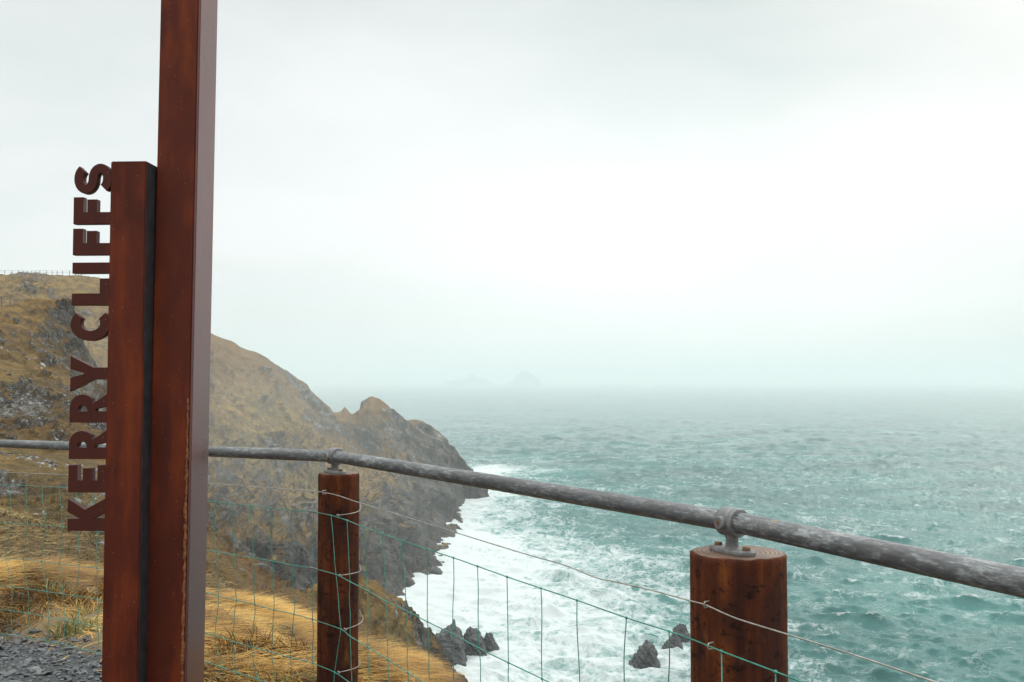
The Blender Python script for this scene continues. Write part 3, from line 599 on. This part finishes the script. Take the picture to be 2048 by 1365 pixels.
# letters, drawn in a box of cap height 1: x runs along the word, y up the letter
ST = .31
def arc(cx, cy, rx, ry, a0, a1, n=18): return [(cx+rx*math.cos(math.radians(a0+(a1-a0)*i/n)), cy+ry*math.sin(math.radians(a0+(a1-a0)*i/n))) for i in range(n+1)]
def thick_path(c, w):
    L_, R_ = [], []
    for i, p in enumerate(c):
        a = c[max(i-1, 0)]; b = c[min(i+1, len(c)-1)]; dx, dy = b[0]-a[0], b[1]-a[1]; l = math.hypot(dx, dy)
        L_.append((p[0]-dy/l*w/2, p[1]+dx/l*w/2)); R_.append((p[0]+dy/l*w/2, p[1]-dx/l*w/2))
    return L_+R_[::-1]
def crv2(pts, n=10): return [(v.x, v.y) for v in cr([(a, b, 0) for a, b in pts], n)]
def glyph(ch, w):
    s = ST
    if ch == 'I': return [[(0, 0), (w, 0), (w, 1), (0, 1)]]
    if ch == 'L': return [[(0, 0), (w, 0), (w, .27), (s, .27), (s, 1), (0, 1)]]
    if ch == 'F': return [[(0, 0), (s, 0), (s, .38), (w-.06, .38), (w-.06, .64), (s, .64), (s, .74), (w, .74), (w, 1), (0, 1)]]
    if ch == 'E': return [[(0, 0), (w, 0), (w, .24), (s, .24), (s, .38), (w-.08, .38), (w-.08, .62), (s, .62), (s, .76), (w, .76), (w, 1), (0, 1)]]
    if ch == 'K': return [[(0, 0), (s, 0), (s, .33), (w-.36, 0), (w, 0), (s+.23, .55), (w-.02, 1), (w-.36, 1), (s, .68), (s, 1), (0, 1)]]
    if ch == 'Y': return [[(w/2-s/2, 0), (w/2+s/2, 0), (w/2+s/2, .40), (w, 1), (w-.34, 1), (w/2, .62), (.34, 1), (0, 1), (w/2-s/2, .40)]]
    if ch == 'R':
        o = [(0, 0), (s-.02, 0), (s-.02, .32), (s+.04, .32), (w-.33, 0), (w, 0), (w-.27, .40)] + arc(w-.36, .67, .33, .33, -52, 90, 14) + [(0, 1)]
        i = [(s-.02, .54)] + arc(w-.42, .66, .115, .12, -90, 90, 8) + [(s-.02, .78)]
        return [o, i]
    if ch == 'C':
        return [arc(w*.56, .5, w*.56, .52, 48, 312, 30)+arc(w*.60, .5, w*.27, .26, 302, 58, 22)]
    if ch == 'S':
        w2 = .235; rx = w/2-w2/2+.0; r1 = .265-w2/4
        c = arc(w*.5, .50+.19, rx, .19, 28, 270, 20) + arc(w*.5, .50-.19, rx, .19, 90, -152, 20)[1:]
        return [thick_path(c, .235)]
def letter_mesh(ch, w, cap, depth):
    cu = bpy.data.curves.new('g', 'CURVE'); cu.dimensions = '2D'; cu.fill_mode = 'BOTH'; cu.extrude = depth/2; cu.bevel_depth = .0008; cu.bevel_resolution = 1; cu.offset = -.0008
    for poly in glyph(ch, w):
        sp = cu.splines.new('POLY'); sp.points.add(len(poly)-1); sp.use_cyclic_u = True
        for p, (a, b) in zip(sp.points, poly): p.co = (a*cap, b*cap, 0, 1)
    o = bpy.data.objects.new('g', cu); COL.objects.link(o); dg = bpy.context.evaluated_depsgraph_get()
    me = bpy.data.meshes.new_from_object(o.evaluated_get(dg)); bpy.data.objects.remove(o); me.name = 'letter'; me.materials.clear()
    me.transform(Matrix(((0, -1, 0, 0), (0, 0, -1, 0), (1, 0, 0, 0), (0, 0, 0, 1)))); return me      # word runs up, letter tops point left
LET = [('K', 1063, 997), ('E', 986, 931), ('R', 919, 860), ('R', 846, 787), ('Y', 783, 712), ('C', 682, 622), ('L', 611, 557), ('I', 547, 525), ('F', 510, 457), ('F', 448, 394), ('S', 387, 327)]
CAP = .1175
for ch, yb, yt in LET:
    zb = at(200, yb, SD)[2]-sign.location.z; zt = at(200, yt, SD)[2]-sign.location.z
    me = letter_mesh(ch, (zt-zb)/CAP, CAP, .022); o = obj('letter', me, M['letter'], sign); o['label'] = 'steel letter '+ch
    o.location = (.0035+(zb-ZC)*.002, .0135, zb)

# ------------------------------------------------------------------ handrail fence
fence = empty('fence', (LP[0], LP[1], float(gz(*LP)))); FO = Vector(fence.location)
tag(fence, 'galvanised pipe handrail on round timber posts with green wire netting, along the cliff path', 'fence')
def cyl_post(c, rad, ztop, zbot, seed):
    n, m_ = 96, 120; bm = bmesh.new(); rings = []; hs = [zbot+(ztop-.004-zbot)*i/m_ for i in range(m_+1)]+[ztop]
    for j, z in enumerate(hs):
        a = np.arange(n)/n*2*math.pi
        rr_ = rad*(1+.016*fbm(np.cos(a)*2+seed, np.sin(a)*2, np.full(n, z*1.3), o=3, s=seed)+.006*noise(np.cos(a)*14, np.sin(a)*14, np.full(n, z*9), s=seed+2))
        if j == len(hs)-1: rr_ = rr_-.004
        dz = .002*noise(np.cos(a)*4, np.sin(a)*4, s=seed+3) if j == len(hs)-1 else a*0
        rings.append([bm.verts.new((r_*math.cos(t), r_*math.sin(t), z+d)) for r_, t, d in zip(rr_, a, dz)])
    for i in range(len(rings)-1):
        for k in range(n): bm.faces.new((rings[i][k], rings[i][(k+1) % n], rings[i+1][(k+1) % n], rings[i+1][k]))
    prev = rings[-1]
    for f in (.66, .33):
        cur = [bm.verts.new((v.co.x*f, v.co.y*f, ztop)) for v in rings[-1]]
        for k in range(n): bm.faces.new((prev[k], prev[(k+1) % n], cur[(k+1) % n], cur[k])).material_index = 1
        prev = cur
    bm.faces.new(prev).material_index = 1
    return bm_mesh('post', bm)
RZ = {'L': at(672, 913, LP[1])[2], 'R': at(1463, 1044, RP[1])[2]}
zQ = at(0, 887, 5.3)[2]; QX = LP+(LQ-LP)*1.14; zQX = RZ['L']+(zQ-RZ['L'])*1.14
zN = RZ['R']+(at(2048, 1168, 1.41)[2]-RZ['R'])*(2.1/.70)
def bracket(c, zr, zt, d, parent, base_rot=None):
    """rail support: collar round the pipe, boss with socket screw, neck, flange with two bolts"""
    g0 = Vector((0, 0, 0)); d = Vector((d[0], d[1], 0)).normalized(); s = Vector((d.y, -d.x, 0))      # s: towards the path side
    if s.dot(Vector((-c[0], -c[1], 0))) < 0: s = -s
    h = zr-zt; bm = bmesh.new()
    tube(bm, [d*-.024+Vector((0, 0, h)), d*-.021+Vector((0, 0, h)), d*.021+Vector((0, 0, h)), d*.024+Vector((0, 0, h))], [.0275, .0295, .0295, .0275], 28)
    tube(bm, [Vector((0, 0, h))+s*.012, Vector((0, 0, h))+s*.036, Vector((0, 0, h))+s*.038], [.0135, .0135, .0115], 18)
    tube(bm, [Vector((0, 0, h-.018)), Vector((0, 0, h*.45)), Vector((0, 0, .012)), Vector((0, 0, .004))], [.019, .0125, .0135, .021], 18)
    b = obj('rail_bracket', sharpen(bm_mesh('rail_bracket', bm)), M['cast'], parent); 
    bm = bmesh.new(); base = []
    for lev, sc_ in ((0, 1), (.006, 1), (.009, .93)):       # oval flange
        ring = []
        for k in range(32):
            a = 2*math.pi*k/32; u = .060*abs(math.cos(a))**.8*math.copysign(1, math.cos(a)); v = .027*abs(math.sin(a))**.9*math.copysign(1, math.sin(a))
            ring.append(bm.verts.new(d*(u*sc_)+s*(v*sc_)+Vector((0, 0, lev+.0008))))
        base.append(ring)
    for i in range(2):
        for k in range(32): bm.faces.new((base[i][k], base[i][(k+1) % 32], base[i+1][(k+1) % 32], base[i+1][k]))
    bm.faces.new(base[0][::-1]); bm.faces.new(base[-1]); bmesh.ops.recalc_face_normals(bm, faces=bm.faces[:])
    fl = obj('bracket_flange', sharpen(bm_mesh('bracket_flange', bm)), M['cast'], parent)
    out = [b, fl]
    for sg in (-1, 1):
        bm = bmesh.new(); q = d*(sg*.041); tube(bm, [q+Vector((0, 0, .007)), q+Vector((0, 0, .015)), q+Vector((0, 0, .0165))], [.0085, .0085, .006], 6); out.append(obj('bolt', bm_mesh('bolt', bm, False), M['rust'], parent))
    bm = bmesh.new(); q = Vector((0, 0, h)); tube(bm, [q+s*.030, q+s*.0386], [.0055, .0055], 6); out.append(obj('socket_screw', bm_mesh('socket_screw', bm, False), M['rust'], parent))
    for o in out: o.location = (0, 0, zt)
    return out
posts = [(LP, .071, CZ-.322, RZ['L'], (LP-RP)), (RP, .097, at(1480, 1105, RP[1])[2], RZ['R'], (RP-LP)*.6+(NP_-RP)*.4), (QX, .072, float(zQX)-.057, zQX, QX-LP), (NP_, .075, zN-.06, zN, NP_-RP)]
for i, (c, rad, zt, zr, d) in enumerate(posts):
    cc = np.array(c, float).copy()
    if i == 1: cc = cc+np.array([.009, .006])
    if i == 0: cc = cc+np.array([.014, .002])
    me = cyl_post(cc, rad, 0, -(zt-(float(gz(*c))-.35)), 7+i)
    o = obj('post', me, [M['wood'], M['end']], fence); o.location = Vector((cc[0], cc[1], zt))-FO
    if i == 1: o['label'] = 'wide timber post nearest the camera, its sawn top showing'
    if i == 0: o['label'] = 'slimmer timber post with netting wires tied round it'
    brs = bracket(c, zr-zt, 0, d, o)
    for q in brs: q.location = (c[0]-cc[0]-(.004 if i == 1 else 0), c[1]-cc[1], 0)
# rails: one length of pipe per bay
def rail(a, za, b, zb):
    bm = bmesh.new(); A_, B_ = Vector((a[0], a[1], za))-FO, Vector((b[0], b[1], zb))-FO
    ln = (B_-A_).length; tube(bm, [Vector((ln*k/12, 0, 0)) for k in range(13)], .0212, 32); o = obj('handrail', sharpen(bm_mesh('handrail', bm), 60), M['galv'], fence)
    o.location = A_; o.rotation_mode = 'QUATERNION'; o.rotation_quaternion = (B_-A_).to_track_quat('X', 'Z'); return o
rail(QX+(QX-LP)*.3, zQX+(zQX-RZ['L'])*.3, LP, RZ['L']); rail(LP, RZ['L'], RP, RZ['R']); rail(RP, RZ['R'], NP_, zN)
# netting planes on the path side of the posts
d1 = (LQ-LP)/np.linalg.norm(LQ-LP); d2 = (RP-LP)/np.linalg.norm(RP-LP); d3 = (NP_-RP)/np.linalg.norm(NP_-RP)
n1 = np.array([-d1[1], d1[0]]); n1 = n1 if n1@(-LP) > 0 else -n1; n2 = np.array([-d2[1], d2[0]]); n2 = n2 if n2@(-RP) > 0 else -n2; n3 = np.array([-d3[1], d3[0]]); n3 = n3 if n3@(-RP) > 0 else -n3
LW = LP+(n1+n2)/np.linalg.norm(n1+n2)*.078; RW = RP+(n2+n3)/np.linalg.norm(n2+n3)*.106
PL1 = (LW, LW+d1); PL2 = (LW, RW); PL3 = (RW, RW+d3)
def plane_for(px):
    xl = 1024+LW[0]/LW[1]*F; xr = 1024+RW[0]/RW[1]*F
    return PL1 if px < xl else (PL2 if px < xr else PL3)
def wp(px, py): return on_plane(px, py, *plane_for(px))-FO
ROWS = [
 [(-60, 968), (0, 970), (55, 972), (100, 974), (136, 976), (215, 981), (300, 989), (380, 998), (427, 1004), (464, 1008), (501, 1012), (541, 1017), (583, 1021), (628, 1024), (665, 1032), (696, 1042), (728, 1055), (765, 1068), (805, 1082), (854, 1099), (907, 1116), (955, 1133), (1014, 1154), (1082, 1177), (1154, 1201), (1253, 1236), (1338, 1263), (1394, 1283), (1443, 1303), (1551, 1344), (1700, 1402), (1900, 1480)],
 [(-60, 1043), (0, 1045), (23, 1046), (55, 1049), (90, 1051), (125, 1054), (215, 1066), (300, 1081), (380, 1096), (433, 1104), (468, 1110), (506, 1116), (545, 1123), (586, 1131), (627, 1137), (673, 1150), (700, 1164), (735, 1182), (772, 1203), (812, 1222), (855, 1244), (906, 1269), (958, 1297), (1017, 1326), (1084, 1358), (1160, 1396), (1260, 1442), (1394, 1500), (1560, 1580)],
 [(-60, 1115), (0, 1116), (11, 1117), (47, 1119), (83, 1123), (119, 1128), (158, 1132), (204, 1138), (290, 1153), (370, 1173), (407, 1183), (437, 1193), (473, 1201), (510, 1210), (548, 1220), (588, 1229), (625, 1239), (682, 1259), (700, 1273), (736, 1295), (776, 1320), (816, 1346), (860, 1372), (960, 1430), (1090, 1500), (1250, 1590), (1394, 1660)],
 [(-60, 1168), (0, 1172), (25, 1174), (55, 1178), (94, 1184), (154, 1193), (196, 1200), (300, 1233), (405, 1265), (430, 1271), (463, 1282), (502, 1294), (543, 1305), (580, 1315), (626, 1327), (669, 1345), (700, 1366), (780, 1420), (960, 1530), (1200, 1680), (1394, 1790)],
 [(-60, 1211), (0, 1219), (50, 1226), (98, 1235), (158, 1246), (200, 1256), (300, 1287), (406, 1322), (441, 1334), (475, 1346), (514, 1358), (580, 1382), (640, 1402), (780, 1480), (960, 1600), (1200, 1760), (1394, 1900)],
 [(-60, 1262), (60, 1276), (200, 1308), (400, 1378), (640, 1470), (960, 1680), (1394, 2010)]]
PLAIN = [(-60, 943), (0, 945), (136, 950), (270, 958), (412, 967), (520, 975), (646, 985), (722, 1007), (900, 1062), (1036, 1104), (1130, 1131), (1190, 1155), (1230, 1164), (1300, 1180), (1384, 1203), (1410, 1210), (1450, 1228), (1483, 1241), (1574, 1269), (1700, 1308), (1862, 1362), (2100, 1440)]
def wire(bm, pts, r, n=6, sub=4): tube(bm, cr([wp(*p) for p in pts], sub), r, n)
def wire_obj(name, pts, r, m, lbl=None):
    bm = bmesh.new(); wire(bm, pts, r); o = obj(name, bm_mesh(name, bm), m, fence)
    if lbl: o['label'] = lbl
    return o
wire_obj('top_wire', PLAIN, .0015, M['zinc'], 'plain zinc wire above the netting')
def row_y(i, px):
    R = ROWS[i]; return float(np.interp(px, [p[0] for p in R], [p[1] for p in R]))
WR = .0013
# vertical wires: photo x at each row, from the top row down
COLS = [[-30, -27, -33, -24, -20, -20], [-4, -8, -14, -10, -6, -2], [20, 23, 11, 25, 22, 24], [52, 55, 47, 55, 58, 56], [84, 90, 83, 94, 98, 94], [118, 125, 119, 126, 130, 128], [152, 158, 158, 154, 158, 160], [188, 194, 194, 196, 196, 198], [224, 230, 230, 232, 232, 234], [262, 268, 268, 270, 270, 272], [300, 306, 306, 310, 312, 314], [345, 350, 350, 352, 354, 356], [388, 392, 396, 396, 400, 402],
        [427, 433, 437, 430, 441, 440], [464, 468, 473, 463, 475, 476], [501, 506, 510, 502, 514, 514], [541, 545, 548, 543, 552, 552], [583, 586, 588, 580, 586, 590], [628, 627, 625, 626, 628, 628], [662, 672, 682, 669, 668, 668], [694, 700, 700, 704, 704, 706], [728, 735, 736, 740, 742, 744], [765, 772, 776, 780, 782, 784], [805, 812, 816, 820, 824, 826], [854, 855, 860, 866, 870, 872], [907, 906, 908, 914, 920, 922], [955, 958, 962, 966, 970, 972], [1014, 1017, 1024, 1028, 1030, 1032], [1082, 1084, 1090, 1096, 1098, 1100], [1154, 1160, 1168, 1172, 1176, 1178], [1253, 1247, 1250, 1254, 1258, 1260], [1338, 1335, 1340, 1344, 1348, 1350]]
COLS3 = [[1443, 1441], [1551, 1553], [1672, 1676], [1800, 1806], [1880, 1888]]
def net_panel(rows_rng, cols, label):
    bm = bmesh.new()
    for i in range(6):
        a, b = rows_rng; pts = [p for p in ROWS[i] if a < p[0] < b]
        pts = ([(a, row_y(i, a))] if a > -60 else [(a, row_y(i, a))])+pts+[(b, row_y(i, b))]
        if b > ROWS[i][-1][0]: pts = pts[:-1]
        wire(bm, pts, WR*1.15)
        for c in cols:                                     # hinge knots
            if i < len(c):
                p = wp(c[i], row_y(i, c[i])); t = (wp(c[i]+3, row_y(i, c[i]+3))-p).normalized()
                tube(bm, [p-t*.0045, p-t*.002, p+t*.002, p+t*.0045], [.0016, .0031, .0031, .0016], 7)
    for c in cols:
        for i in range(len(c)-1):
            a = wp(c[i], row_y(i, c[i])); b = wp(c[i+1], row_y(i+1, c[i+1])); k = random.uniform(-.006, .006); dd_ = (b-a); sd = Vector((d2[0], d2[1], 0)) if c[i] > 636 else Vector((d1[0], d1[1], 0))
            m1 = a+dd_*random.uniform(.25, .45)+sd*k; m2 = a+dd_*random.uniform(.6, .8)-sd*k*random.uniform(.2, 1)
            tube(bm, cr([a, m1, m2, b], 4), WR, 6)
    o = obj('wire_netting', bm_mesh('wire_netting', bm), M['green'], fence); o['label'] = label; return o
xl = 1024+LW[0]/LW[1]*F; xr = 1024+RW[0]/RW[1]*F
net_panel((-60, xl), [c for c in COLS if c[0] < xl], 'green netting left of the slimmer post'); net_panel((xl, xr), [c for c in COLS if xl < c[0] < xr], 'green netting between the two posts')
# the bay beside the camera: rows drawn straight on
bm = bmesh.new(); RWv = [wp(xr, row_y(i, xr)) if xr <= ROWS[i][-1][0] else None for i in range(6)]
wire(bm, [(xr, row_y(0, xr))]+[p for p in ROWS[0] if p[0] > xr], WR*1.15)
dn = (wp(1900, 1480)-wp(1551, 1344)).normalized()
for i in range(1, 6):
    a = RWv[i]
    if a is None: continue
    tube(bm, [a, a+dn*.9], WR*1.15, 6)
for c in COLS3:
    a = wp(c[0], row_y(0, c[0])); tube(bm, [a+Vector((0, 0, -.002)), a+Vector((.002, 0, -.3)), a+Vector((0, 0, -.75))], WR, 6)
    t = dn; tube(bm, [a-t*.0045, a-t*.002, a+t*.002, a+t*.0045], [.0016, .0031, .0031, .0016], 7)
obj('wire_netting', bm_mesh('wire_netting', bm), M['green'], fence)['label'] = 'green netting right of the wide post'
# ties round the slimmer post, staples
pc = Vector((LP[0], LP[1], 0)); a0 = math.atan2(LW[1]-LP[1], LW[0]-LP[0])
for (xa, ya, xb, yb, droop) in [(668, 1031, 722, 1009, 0), (672, 1151, 722, 1133, 0), (682, 1259, 723, 1223, 0), (669, 1345, 722, 1321, 0)]:
    A_ = wp(xa, ya)+FO; zb = at(xb, yb, 3.5)[2]; aa = math.atan2(A_.y-LP[1], A_.x-LP[0]); pts = []
    for k in range(15):
        t = k/14; ang_ = aa+(math.radians(12)-aa)*t if aa < 0 else aa; rr_ = .0755+(math.hypot(A_.x-LP[0], A_.y-LP[1])-.0755)*(1-t)**2
        pts.append(Vector((LP[0]+.013+rr_*math.cos(ang_), LP[1]+rr_*math.sin(ang_), A_.z+(zb-A_.z)*t-.006*math.sin(math.pi*t)))-FO)
    bm = bmesh.new(); tube(bm, pts, .0013, 6); t = Vector((d2[0], d2[1], 0)); q = pts[0]
    for kk in range(5): tube(bm, [q+t*(kk*.004-.008)+Vector((0, 0, -.003)), q+t*(kk*.004-.006)+Vector((0, 0, .003))], .0014, 5)
    obj('wire_tie', bm_mesh('wire_tie', bm), M['zinc'], fence)
for px, py in [(646, 985), (1410, 1210), (1418, 1293), (1418, 1508)]:
    p = wp(px, py); t = Vector((d2[0], d2[1], 0)); n_ = Vector((n2[0], n2[1], 0)); bm = bmesh.new()
    tube(bm, [p-n_*.012+Vector((0, 0, .006)), p+n_*.001+Vector((0, 0, .0055)), p+n_*.0035, p+n_*.001+Vector((0, 0, -.0055)), p-n_*.012+Vector((0, 0, -.006))], .0015, 6)
    obj('staple', bm_mesh('staple', bm), M['zinc'], fence)
for i, px in enumerate((618, 620)):                        # twisted splices where two rolls of netting meet
    bm = bmesh.new(); c0 = wp(px, row_y(i, px)); c1 = wp(px+14, row_y(i, px+14)); ax = (c1-c0).normalized(); u = ax.cross(Vector((0, 0, 1))).normalized(); v = u.cross(ax)
    tube(bm, [c0+(c1-c0)*(k/60)+u*math.cos(k*.6)*.003+v*math.sin(k*.6)*.003 for k in range(61)], .0012, 5); obj('wire_splice', bm_mesh('wire_splice', bm), M['zinc'], fence)

# ------------------------------------------------------------------ haze
bm = bmesh.new(); bmesh.ops.create_cube(bm, size=1)
for v in bm.verts: v.co = (v.co.x*76000, v.co.y*76000, 127+v.co.z*284)
hz = obj('haze', bm_mesh('haze', bm, False)); m = bpy.data.materials.new('haze'); m.use_nodes = True; nt = m.node_tree; nt.nodes.clear()
out = nt.nodes.new('ShaderNodeOutputMaterial'); vol = nt.nodes.new('ShaderNodeVolumePrincipled'); nt.links.new(vol.outputs[0], out.inputs['Volume'])
vol.inputs['Color'].default_value = (.94, .985, .975, 1); vol.inputs['Density'].default_value = .00020; vol.inputs['Anisotropy'].default_value = .25
hz.data.materials.append(m); tag(hz, 'pale sea mist over the cliffs and the water', 'haze', kind='stuff')

bm = bmesh.new(); bmesh.ops.create_icosphere(bm, subdivisions=4, radius=1)
sm = obj('spray_mist', bm_mesh('spray_mist', bm)); sm.location = (-95, 300, 30); sm.scale = (100, 150, 75); tag(sm, 'drifting sea spray in front of the headland', 'mist', kind='stuff')
m = bpy.data.materials.new('spray_mist'); m.use_nodes = True; nt = m.node_tree; nt.nodes.clear(); g = N(nt)
out = nt.nodes.new('ShaderNodeOutputMaterial'); vol = nt.nodes.new('ShaderNodeVolumePrincipled'); nt.links.new(vol.outputs[0], out.inputs['Volume'])
ln = g.new('ShaderNodeVectorMath', operation='LENGTH'); g.link(g.tc, ln.inputs[0]); fo = g.math('SUBTRACT', 1.0, ln.outputs['Value'], clamp=True)
nz = g.ramp(g.noise(1.6, 4, .6), [(.35, .2), (.7, 1)]); vol.inputs['Color'].default_value = (.96, .98, .98, 1); vol.inputs['Anisotropy'].default_value = .25
g.link(g.math('MULTIPLY', g.math('MULTIPLY', fo, nz), .0038), vol.inputs['Density']); sm.data.materials.append(m)
# ------------------------------------------------------------------ sky, sun, camera
SUN_EL, SUN_AZ = math.radians(38), math.radians(35)         # azimuth clockwise from the view direction (+Y)
w = bpy.data.worlds.new('World'); sc.world = w; w.use_nodes = True; nt = w.node_tree; nt.nodes.clear(); g = N(nt)
out = nt.nodes.new('ShaderNodeOutputWorld'); bg = nt.nodes.new('ShaderNodeBackground'); g.link(bg.outputs[0], out.inputs[0])
sky = nt.nodes.new('ShaderNodeTexSky'); sky.sky_type = 'NISHITA'; sky.sun_disc = False; sky.sun_elevation = SUN_EL; sky.sun_rotation = SUN_AZ; sky.dust_density = 4; sky.air_density = 1
gen = nt.nodes.new('ShaderNodeTexCoord').outputs['Generated']
sep = nt.nodes.new('ShaderNodeSeparateXYZ'); g.link(gen, sep.inputs[0])
cl = g.noise(1, 5, .5, g.mapping((1.6, 1.6, 5.0), vec=gen), .3)
el = sep.outputs['Z']
def dirv(az, e): return (math.sin(math.radians(az))*math.cos(math.radians(e)), math.cos(math.radians(az))*math.cos(math.radians(e)), math.sin(math.radians(e)))
def lobe(az, e, p):
    dn_ = g.new('ShaderNodeVectorMath', operation='DOT_PRODUCT'); g.link(gen, dn_.inputs[0]); dn_.inputs[1].default_value = dirv(az, e)
    return g.math('POWER', g.math('MAXIMUM', dn_.outputs['Value'], 0.0), p)
cloud = g.ramp(cl, [(.32, (.70, .78, .77)), (.5, (.86, .91, .90)), (.68, (.98, 1.0, 1.0))])
glow = g.math('MULTIPLY', lobe(9, 8, 26), .19); zen = g.ramp(el, [(.42, 0), (.72, 1)])
v1 = g.mix(1.0, cloud, g.new('ShaderNodeCombineColor').outputs[0], 'ADD')
gl = g.new('ShaderNodeCombineColor')
for i in range(3): g.link(glow, gl.inputs[i])
v1 = g.mix(1.0, cloud, gl.outputs[0], 'ADD')
dk = g.math('MULTIPLY', lobe(12, 24, 45), .22); dkc = g.new('ShaderNodeCombineColor')
for i, k_ in enumerate((1.15, .95, .95)): g.link(g.math('MULTIPLY', dk, k_), dkc.inputs[i])
v1 = g.mix(1.0, v1, dkc.outputs[0], 'SUBTRACT')
v1 = g.mix(1.0, v1, g.ramp(el, [(.20, 1), (.36, .90)]), 'MULTIPLY')
v2 = g.mix(1.0, v1, g.mix(zen, (1, 1, 1), (3.0, 3.05, 3.05)), 'MULTIPLY')
nish = g.mix(1.0, sky.outputs[0], (.1, .1, .1), 'MULTIPLY')
fin = g.mix(.08, v2, nish)
g.link(fin, bg.inputs['Color']); bg.inputs['Strength'].default_value = 1.0
sun = bpy.data.lights.new('sun', 'SUN'); sun.energy = .7; sun.angle = math.radians(25); sun.color = (1, .97, .93)
so_ = bpy.data.objects.new('sun', sun); COL.objects.link(so_); d = Vector((math.sin(SUN_AZ)*math.cos(SUN_EL), math.cos(SUN_AZ)*math.cos(SUN_EL), math.sin(SUN_EL)))
so_.rotation_euler = d.to_track_quat('Z', 'Y').to_euler(); so_.location = (0, 0, 90)
cam = bpy.data.cameras.new('camera'); cam.sensor_width = 36; cam.lens = 36*F/2048; cam.clip_start = .05; cam.clip_end = 120000
co = bpy.data.objects.new('camera', cam); COL.objects.link(co); co.location = (0, 0, CZ); co.rotation_euler = (math.pi/2+PITCH, 0, 0); sc.camera = co
sc.view_settings.view_transform = 'Standard'; sc.view_settings.look = 'None'; sc.view_settings.exposure = 0.0; sc.view_settings.gamma = 1
sc.render.engine = 'CYCLES'; cy = sc.cycles; cy.use_denoising = True; cy.volume_bounces = 3; cy.volume_step_rate = 1.5; cy.max_bounces = 8; cy.diffuse_bounces = 3; cy.glossy_bounces = 3
try: cy.denoiser = 'OPENIMAGEDENOISE'
except Exception: pass
